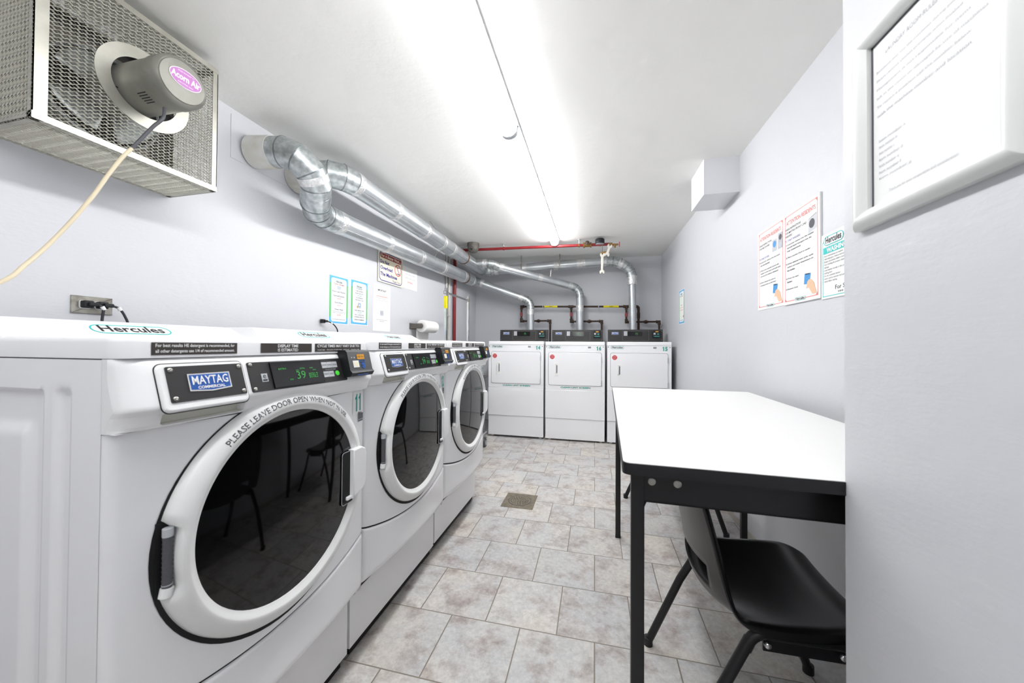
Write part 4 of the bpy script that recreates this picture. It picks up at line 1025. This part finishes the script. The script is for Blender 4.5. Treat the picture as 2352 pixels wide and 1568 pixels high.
# framed notice on the jamb wall
FW = Fr((XJ, .745, 1.344), (0, -1, 0), (0, 0, 1)); fw, fh, mw = .262, .334, .030
R = root('notice_frame', (XJ, .745, 1.344), 'white rounded snap frame holding a typed sheet on the near right wall', 'frame')
FW = Fr((0, 0, 0), (0, -1, 0), (0, 0, 1))
def rail(a, b, ina, inb):
    """rounded moulding between outer a,b and inner ina,inb"""
    m = MB(); n = 8; vs = []
    for P, Q in ((a, ina), (b, inb)):
        for i in range(n + 1):
            t = i / n; u = P[0] + (Q[0] - P[0]) * t; v = P[1] + (Q[1] - P[1]) * t
            vs.append(FW.p(u, v, .004 + .016 * math.sin(PI * (.08 + .84 * t)) ** .7))
        vs.append(FW.p(Q[0], Q[1], 0)); vs.append(FW.p(P[0], P[1], 0))
    k = n + 3
    m.add(vs, [(i, (i + 1) % k, k + (i + 1) % k, k + i) for i in range(k)], FRAMEW, True); m.add(vs[:k], [tuple(range(k - 1, -1, -1))], FRAMEW); m.add(vs[k:], [tuple(range(k))], FRAMEW)
    m.build('frame_rail', R, angle=35)
o = [(0, 0), (fw, 0), (fw, fh), (0, fh)]; i_ = [(mw, mw), (fw - mw, mw), (fw - mw, fh - mw), (mw, fh - mw)]
for k in range(4): rail(o[k], o[(k + 1) % 4], i_[k], i_[(k + 1) % 4])
m = MB(); m.quad(FW, mw - .002, mw - .002, fw - mw + .002, fh - mw + .002, PAPER, .003)
m.quad(FW, mw - .002, mw, mw + .004, fh - mw, INK, .0034); m.quad(FW, mw, fh - mw - .004, fw - mw, fh - mw + .002, INK, .0034)  # dark strips paint in the shadow gap along the rail's inner left and top
def tl(s, x, y, ww, hh): m.text(FW, s, 0, 0, INKL, fit=(x, y, x + ww, y + hh), h=.0036)
tl('LAUNDRY ROOM RULES AND NOTICE', mw + .03, fh - .062, .14, .007)
for k, (s, ww) in enumerate((('Residents may use the machines during posted hours', .16), ('Please remove clothes promptly when finished', .14), ('Management is not responsible for items', .15), ('left in the room or damaged by use of machines', .17), ('To report a problem call the number below', .15), ('with the machine number and location', .15))): tl(s, mw + .012, fh - .085 - .0145 * k, ww, .005)
for k, ww in enumerate((.05, .035, .03, .045, .038, .042, .06)): tl('Item number ' + 'abcdefg'[k], mw + .016, fh - .20 - .0105 * k, ww, .0045)
tl('Thank you for your cooperation and consideration', mw + .035, mw + .014, .11, .005)
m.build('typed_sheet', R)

# ---------------------------------------------------------------- wall fan
YF0, YF1, ZF0, ZF1, XF = .644, 1.142, 1.777, 2.292, -1.547
FB = root('exhaust_fan', (XL, .893, 1.777), 'caged metal exhaust fan box mounted high on the near left wall', 'exhaust fan')
o3 = FB.location
def q3(x, y, z): return (x - o3.x, y - o3.y, z - o3.z)
m = MB(); fw = .020
def bar(a, b): m.box(q3(*a), q3(*b), ALU)
for y in (YF0, YF1):
    s_ = 1 if y == YF0 else -1
    bar((XL, y, ZF0), (XF, y + s_ * .003, ZF0 + fw)); bar((XL, y, ZF1 - fw), (XF, y + s_ * .003, ZF1)); bar((XF - fw, y, ZF0), (XF, y + s_ * .003, ZF1)); bar((XL, y, ZF0), (XL + fw, y + s_ * .003, ZF1))
    bar((XF - .003, y, ZF0), (XF, y + s_ * (.030 if y == YF0 else .020), ZF1))
for z in (ZF0, ZF1):
    s_ = 1 if z == ZF0 else -1
    bar((XF - .003, YF0, z), (XF + .0006, YF1, z + s_ * fw)); bar((XF - fw, YF0, z), (XF, YF1, z + s_ * .003)); bar((XL, YF0, z), (XL + fw, YF1, z + s_ * .003)); bar((XL, YF0, z), (XF, YF0 + fw, z + s_ * .003)); bar((XL, YF1 - fw, z), (XF, YF1, z + s_ * .003))
m.build('frame', FB)
def expanded(F, w, h, hole=None, px=.0172, py=.0116):
    mb = MB(); vs = []; fs = []; cols = int(w / px) + 1; rows = int(h / py) + 1; sw = .0009
    px = w / cols; py = h / rows
    def seg(a, b, tilt):
        if hole and any(math.hypot(q[0] - hole[0], q[1] - hole[1]) < hole[2] for q in (a, b)): return
        dx = b[0] - a[0]; dy = b[1] - a[1]; l = math.hypot(dx, dy); nx, ny = -dy / l * sw, dx / l * sw; base = len(vs)
        for (x, y) in (a, b):
            vs.extend([F.p(x + nx, y + ny, .0016 * tilt), F.p(x - nx, y - ny, -.0016 * tilt), F.p(x - nx, y - ny, -.0016 * tilt - .0009), F.p(x + nx, y + ny, .0016 * tilt - .0009)])
        fs.extend([(base + 0, base + 1, base + 5, base + 4), (base + 1, base + 2, base + 6, base + 5), (base + 2, base + 3, base + 7, base + 6), (base + 3, base + 0, base + 4, base + 7)])
    for j in range(rows):
        for i in range(cols):
            x = i * px; y = j * py
            A = (x, y + py / 2); B = (x + px / 2, y); C_ = (x + px, y + py / 2); D_ = (x + px / 2, y + py)
            for a, b in ((A, B), (B, C_), (C_, D_), (D_, A)): seg(a, b, 1 if (j % 2) else .6)
    mb.add(vs, fs, MESH); return mb
cy, cz = .900, 2.034
Ff = Fr(q3(XF - .002, YF0, ZF0), (0, 1, 0), (0, 0, 1))
expanded(Ff, YF1 - YF0, ZF1 - ZF0, (cy - YF0, cz - ZF0, .115)).build('front_mesh', FB)
expanded(Fr(q3(XF, YF0 + .0015, ZF0), (-1, 0, 0), (0, 0, 1)), XF - XL, ZF1 - ZF0).build('side_mesh', FB)
expanded(Fr(q3(XL, YF1 - .0015, ZF0), (1, 0, 0), (0, 0, 1)), XF - XL, ZF1 - ZF0).build('side_mesh', FB)
expanded(Fr(q3(XL, YF0, ZF0 + .0015), (1, 0, 0), (0, 1, 0)), XF - XL, YF1 - YF0, None, .0116, .0172).build('bottom_mesh', FB)
expanded(Fr(q3(XL, YF0, ZF1 - .0015), (1, 0, 0), (0, 1, 0)), XF - XL, YF1 - YF0, None, .0116, .0172).build('top_mesh', FB)
m = MB(); n = 40; F0 = Fr(q3(XL + .012, cy, cz), (0, 1, 0), (0, 0, 1))
m.box(q3(XL + .002, YF0 + .004, ZF0 + .004), q3(XL + .006, YF1 - .004, ZF1 - .004), FANIN); m.ringslab(F0, [(max(-.19, min(.16, .3 * math.cos(a))), max(-.22, min(.20, .3 * math.sin(a)))) for a in [2 * PI * i / n for i in range(n)]], ngon(0, 0, .155, n), .003, GREYIRON)
m.lathe(q3(XL + .012, cy, cz), (1, 0, 0), [(.155, 0), (.155, .05), (.160, .055), (.165, .05), (.165, .0)], GALV2, 40); m.poly(F0, ngon(0, 0, .156, n), FANIN, .0)
m.build('fan_shroud', FB)
for k in range(4):
    bl = MB(); a0 = PI / 4 + k * PI / 2
    def bf(u, v, a0=a0):
        rr = .035 + .11 * v; a = a0 + (u - .5) * 1.05; x = XL + .075 + (u - .5) * .035
        return q3(x, cy + rr * math.cos(a), cz + rr * math.sin(a))
    bl.grid(bf, 10, 8, GALV2); b_ = bl.build('fan_blade', FB); sm = b_.modifiers.new('s', 'SOLIDIFY'); sm.thickness = .0015
m = MB(); Fq = Fr(q3(XF + .0005, cy, cz), (0, 1, 0), (0, 0, 1)); m.ringslab(Fq, ngon(0, 0, .133, 56), ngon(0, 0, .094, 56), .0025, ALU); m.build('ring_plate', FB)
mo = MB(); ax = (1, -.04, -.05); R0 = .077
mo.lathe(q3(XL + .10, cy, cz + .004), ax, [(.0001, 0), (.05, 0), (R0, .02), (R0, .30), (R0 * 1.03, .302), (R0 * 1.03, .340), (R0 * .99, .352), (R0 * .90, .359), (R0 * .86, .357), (R0 * .84, .3595), (.0001, .361)], MOTOR, 56)
A0 = Vector(q3(XL + .10, cy, cz + .004)); AX = Vector(ax).normalized()
for k in range(4):
    a = math.radians(-12 + 7 * k); 
mm = mo.build('motor', FB)
sk = MB(); U = Vector((0, 1, 0)); U = (U - AX * U.dot(AX)).normalized(); V_ = AX.cross(U); Fm = Fr(A0 + AX * .3612, U, V_)
sk.poly(Fm, ngon(.006, .012, .047, 40, ry=.030), PAPER, .0003); sk.poly(Fm, ngon(.006, .012, .045, 40, ry=.028), VIOLET, .0006); sk.text(Fm, 'Acorn Air', 0, 0, TEXTW, bold=.03, fit=(-.036, .003, .048, .024), h=.0010)
sk.text(Fm, 'SINGER MACHINERY CO', 0, 0, TEXTW, fit=(-.018, .028, .030, .032), h=.0010); sk.text(Fm, 'INDUSTRIAL FANS', 0, 0, TEXTW, fit=(-.016, -.008, .028, -.004), h=.0010)
sk.build('oval_sticker', mm)
sl_ = MB()
for k in range(5):
    a = math.radians(228 + 5.5 * k); d = U * math.cos(a) + V_ * math.sin(a); c = A0 + d * (R0 + .0006)
    t_ = AX.cross(d).normalized(); p0 = c + AX * .235; p1 = c + AX * .275
    sl_.add([p0 - t_ * .0015, p0 + t_ * .0015, p1 + t_ * .0015, p1 - t_ * .0015], [(0, 1, 2, 3)], GAP)
sl_.build('vent_slots', mm)
m = MB()
for k in range(3):
    a = math.radians(90 + 120 * k); m.box(*[tuple(Vector(q3(XF - .0, cy + math.cos(a) * r_, cz + math.sin(a) * r_)) + Vector((d_, e_, e_))) for r_, d_, e_ in ((.07, -.004, -.006), (.098, .0, .006))], GAP)
m.build('motor_bracket', FB)
cs = Vector((-1.40, .868, 1.922))
m = MB(); pth = smoothpath([(-1.405, .868, 1.928), (-1.392, .856, 1.885), (-1.40, .835, 1.845), (-1.41, .812, 1.795), (-1.418, .792, 1.752)])
m.tube([Vector(p) - o3 for p in pth], .0048, CORDG, 10); m.build('cord_sleeve', FB)
m = MB(); pth = smoothpath([(-1.418, .792, 1.752), (-1.42, .772, 1.715), (-1.425, .742, 1.645), (-1.43, .715, 1.575), (-1.44, .676, 1.485), (-1.445, .635, 1.405), (-1.43, .590, 1.340), (-1.42, .545, 1.285), (-1.45, .42, 1.19), (-1.6, .28, 1.10), (-1.77, .20, 1.02), (XL + .012, .18, .98)])
m.tube([Vector(p) - o3 for p in pth], .0050, CORDC, 10); m.build('power_cord', FB)

# ---------------------------------------------------------------- outlet, plugs
O = root('wall_outlet', (XL, .905, 1.28), 'metal double outlet plate on the left wall above washer 11', 'outlet')
m = MB(); F = Fr((0, 0, 0), (0, 1, 0), (0, 0, 1)); m.slab(F, rrect(-.055, -.033, .055, .031, .001), .005, STEEL, .002); m.build('plate', O)
for y in (-.020, .020):
    m = MB(); m.slab(F.off(0, 0, .005), rrect(y - .016, -.015, y + .016, .015, .008), .002, TEXTW); m.build('socket', O)
def plug(y, z, pts, label):
    o = root('power_plug', (XL + .007, y, z), label, 'plug', None)
    m = MB(); F = Fr((0, 0, 0), (0, 1, 0), (0, 0, 1)); m.slab(F, rrect(-.013, -.013, .013, .013, .004), .022, BLACKP, .004); m.slab(F.off(0, 0, .022), rrect(-.004, -.007, .022, .007, .004), .012, BLACKP, .003); m.build('plug_body', o)
    m = MB(); m.tube(smoothpath([(.028, .018, 0)] + pts), .0042, CORDB, 8); m.build('cord', o)
    m = MB(); a = Vector(pts[0]); m.tube([a + Vector((0, -.003, .006)), a + Vector((0, .003, -.006))], .0062, PAPER, 10); m.build('cord_tag', o)
plug(.885, 1.281, [(.034, .030, -.012), (.034, .028, -.05), (.032, .026, -.11), (.03, .03, -.20)], 'black plug in the left socket of the metal outlet')
plug(.925, 1.281, [(.034, .036, -.010), (.036, .052, -.04), (.036, .062, -.08), (.03, .07, -.20)], 'black plug in the right socket of the metal outlet')
plug(2.02, 1.298, [(.036, .050, -.010), (.040, .085, -.035), (.040, .105, -.075), (.03, .11, -.20)], 'black plug on the left wall behind washer 12, below the price sign')

# ---------------------------------------------------------------- table
TR = math.radians(-1.8)
T = root('folding_table', (.060, .800, 0), 'white topped folding table with black frame along the right wall', 'table', rz=TR)
TW, TL, TZ = .732, 1.440, .888
m = MB(); F = Fr((0, 0, TZ - .026), (1, 0, 0), (0, 1, 0)); m.slab(F, rrect(0, 0, TW, TL, .018, 6), .0248, BLACKM, .001); m.slab(F, rrect(.0015, .0015, TW - .0015, TL - .0015, .0165, 6), .0012, TABLEW, 0, .0248); m.build('table_top', T)
for i, (x, y) in enumerate(((.035, .060), (TW - .035, .060), (.035, TL - .035), (TW - .035, TL - .035))):
    m = MB(); s_ = .0145; m.slab(Fr((x, y, .004), (1, 0, 0), (0, 1, 0)), rrect(-s_, -s_, s_, s_, .003), TZ - .031, BLACKM); m.slab(Fr((x, y, 0), (1, 0, 0), (0, 1, 0)), rrect(-s_ - .001, -s_ - .001, s_ + .001, s_ + .001, .003), .008, BLACKP); m.build('leg', T)
for y in (.058, TL - .048):
    m = MB(); m.box((.0500, y, TZ - .104), (TW - .05, y + .004, TZ - .026), BLACKM); m.box((.05, y, TZ - .104), (TW - .05, y + .022, TZ - .100), BLACKM)
    if y < .1:
        for x in (.066, .120): m.lathe((x, y, TZ - .056), (0, -1, 0), [(.0088, 0), (.0086, .0015), (.006, .003), (.0001, .0035)], SCREW, 16)
    m.build('end_apron', T)
for x in (.085, TW - .05):
    m = MB(); m.box((x, .062, TZ - .072), (x + .004, TL - .048, TZ - .026), BLACKM); m.build('side_apron', T)

# ---------------------------------------------------------------- chairs
def make_chair():
    r = root('stacking_chair', (0, 0, 0), '', 'chair', 'black stacking chairs under the table')
    # shell: profile from seat front to back top (x, z) with edge and centre versions
    c = [(.365, .395), (.362, .418), (.345, .436), (.30, .446), (.22, .438), (.13, .432), (.06, .436), (.022, .452), (.002, .485), (-.012, .53), (-.026, .59), (-.040, .65), (-.058, .72), (-.075, .78), (-.082, .815), (-.084, .83)]
    hw = [.120, .158, .186, .208, .222, .227, .224, .220, .217, .214, .212, .210, .206, .198, .180, .150]
    def prof(t, arr):
        n_ = len(arr); k = t * (n_ - 1); i = min(int(k), n_ - 2); f = k - i
        g = lambda j: arr[max(0, min(n_ - 1, j))]
        cr = lambda a, b, c_, d: .5 * (2 * b + (c_ - a) * f + (2 * a - 5 * b + 4 * c_ - d) * f * f + (3 * b - a - 3 * c_ + d) * f ** 3)
        if isinstance(arr[0], tuple): return tuple(cr(g(i - 1)[j], g(i)[j], g(i + 1)[j], g(i + 2)[j]) for j in (0, 1))
        return cr(g(i - 1), g(i), g(i + 1), g(i + 2))
    NU, NV = 40, 60
    def sh(u, v):
        x, z = prof(v, c); s = 2 * u - 1; y = s * prof(v, hw)
        back = max(0, min(1, (v - .42) / .15))
        x2 = x + back * (.045 * s * s) - back * .030; z2 = z + (1 - back) * .016 * s * s - (1 - back) * .004
        jn = math.exp(-((v - .46) / .11) ** 2) * (1 - s * s); z2 -= .030 * jn; x2 -= .030 * jn
        e = max(0, abs(s) - .93) / .07
        z2 -= (1 - back) * .022 * e ** 1.5; x2 -= back * .022 * e ** 1.5
        return (x2, y, z2)
    m = MB(); vs = [sh(i / NU, j / NV) for j in range(NV + 1) for i in range(NU + 1)]; fs = []
    for j in range(NV):
        for i in range(NU):
            v = (j + .5) / NV; s = abs(2 * (i + .5) / NU - 1)
            if .535 < v < .60 and s < .58: continue
            k = j * (NU + 1) + i; fs.append((k, k + 1, k + NU + 2, k + NU + 1))
    m.add(vs, fs, CHAIRP, True); o = m.build('seat_shell', r, angle=60); sm = o.modifiers.new('s', 'SOLIDIFY'); sm.thickness = .005; sm.offset = 0
    sl = MB()
    for sgn in (1, -1):
        for k in range(5):
            p = [sh(.5 + sgn * q, .545 + k * .012) for q in (.315, .385)]
            a, b = Vector(p[0]) + Vector((.0045, 0, .0035)), Vector(p[1]) + Vector((.0045, 0, .0035)); sl.add([a, b, b + Vector((-.001, 0, .0035)), a + Vector((-.001, 0, .0035))], [(0, 1, 2, 3)], GREYT)
    sl.build('vent_slits', r)
    for sgn in (-1, 1):
        y = sgn * .205; yf = sgn * .222
        m = MB(); path = [(-.130, yf, .012), (-.02, y + sgn * .008, .27), (.040, y, .385)] + [tuple(p) for p in arc((.085, y, .372), .045, 165, 90, 5, (1, 0, 0), (0, 0, 1))] + [(.20, y, .418)] + [tuple(p) for p in arc((.245, y, .373), .045, 90, 20, 5, (1, 0, 0), (0, 0, 1))] + [(.325, y + sgn * .006, .24), (.400, yf, .012)]
        m.tube(path, .0135, BLACKM, 14); m.box((.075, y - .003, .375), (.255, y + .003, .415), BLACKM); m.build('leg_frame', r)
        for k, x in enumerate((.082, .243)):
            b = MB(); b.lathe((x, y + sgn * .010, .397), (0, sgn, 0), [(.0085, 0), (.008, .005), (.005, .008), (.0001, .0085)], CHROME, 14); b.build('bolt', r)
        for x in (-.130, .400):
            b = MB(); b.tube([(x, yf, 0), (x, yf, .028)], .0165, BLACKP, 14); b.build('foot_cap', r)
    m = MB(); m.tube([(.10, -.205, .405), (.10, .205, .405)], .009, BLACKM, 10); m.tube([(.23, -.205, .405), (.23, .205, .405)], .009, BLACKM, 10); m.build('crossbar', r)
    return r
c1 = make_chair(); c1.location = (.337, 1.222, 0); c1.rotation_euler = (0, 0, math.radians(1))
c2 = copy_tree(c1); c2.location = (.37, 2.545 - .55, 0); 
c1['label'] = 'black plastic stacking chair under the table, nearest the camera'
c2['label'] = 'black plastic stacking chair under the far end of the table'
c2.location = (.365, 2.56, 0)

# ---------------------------------------------------------------- floor drain
Dn = root('floor_drain', (-.532, 2.535, 0), 'square brass floor drain set in the tiles', 'drain')
m = MB(); F = Fr((0, 0, 0), (1, 0, 0), (0, 1, 0)); m.slab(F, rrect(-.115, -.118, .115, .118, .002), .003, DRAIN, .001); m.ringslab(F, ngon(0, 0, .085, 40), ngon(0, 0, .080, 40), .0006, INK, .003); m.build('plate', Dn)
m = MB(); F3 = F.off(0, 0, .003); m.slab(F3, ngon(0, 0, .079, 40), .0015, DRAIN, .0005); F4 = F3.off(0, 0, .0015)
for rr, n in ((.014, 5), (.030, 9), (.046, 14), (.062, 20)):
    for i in range(n): a = 2 * PI * i / n + rr * 30; m.poly(F4, ngon(rr * math.cos(a), rr * math.sin(a), .0042, 8), GAP, .0004)
m.build('grate', Dn)
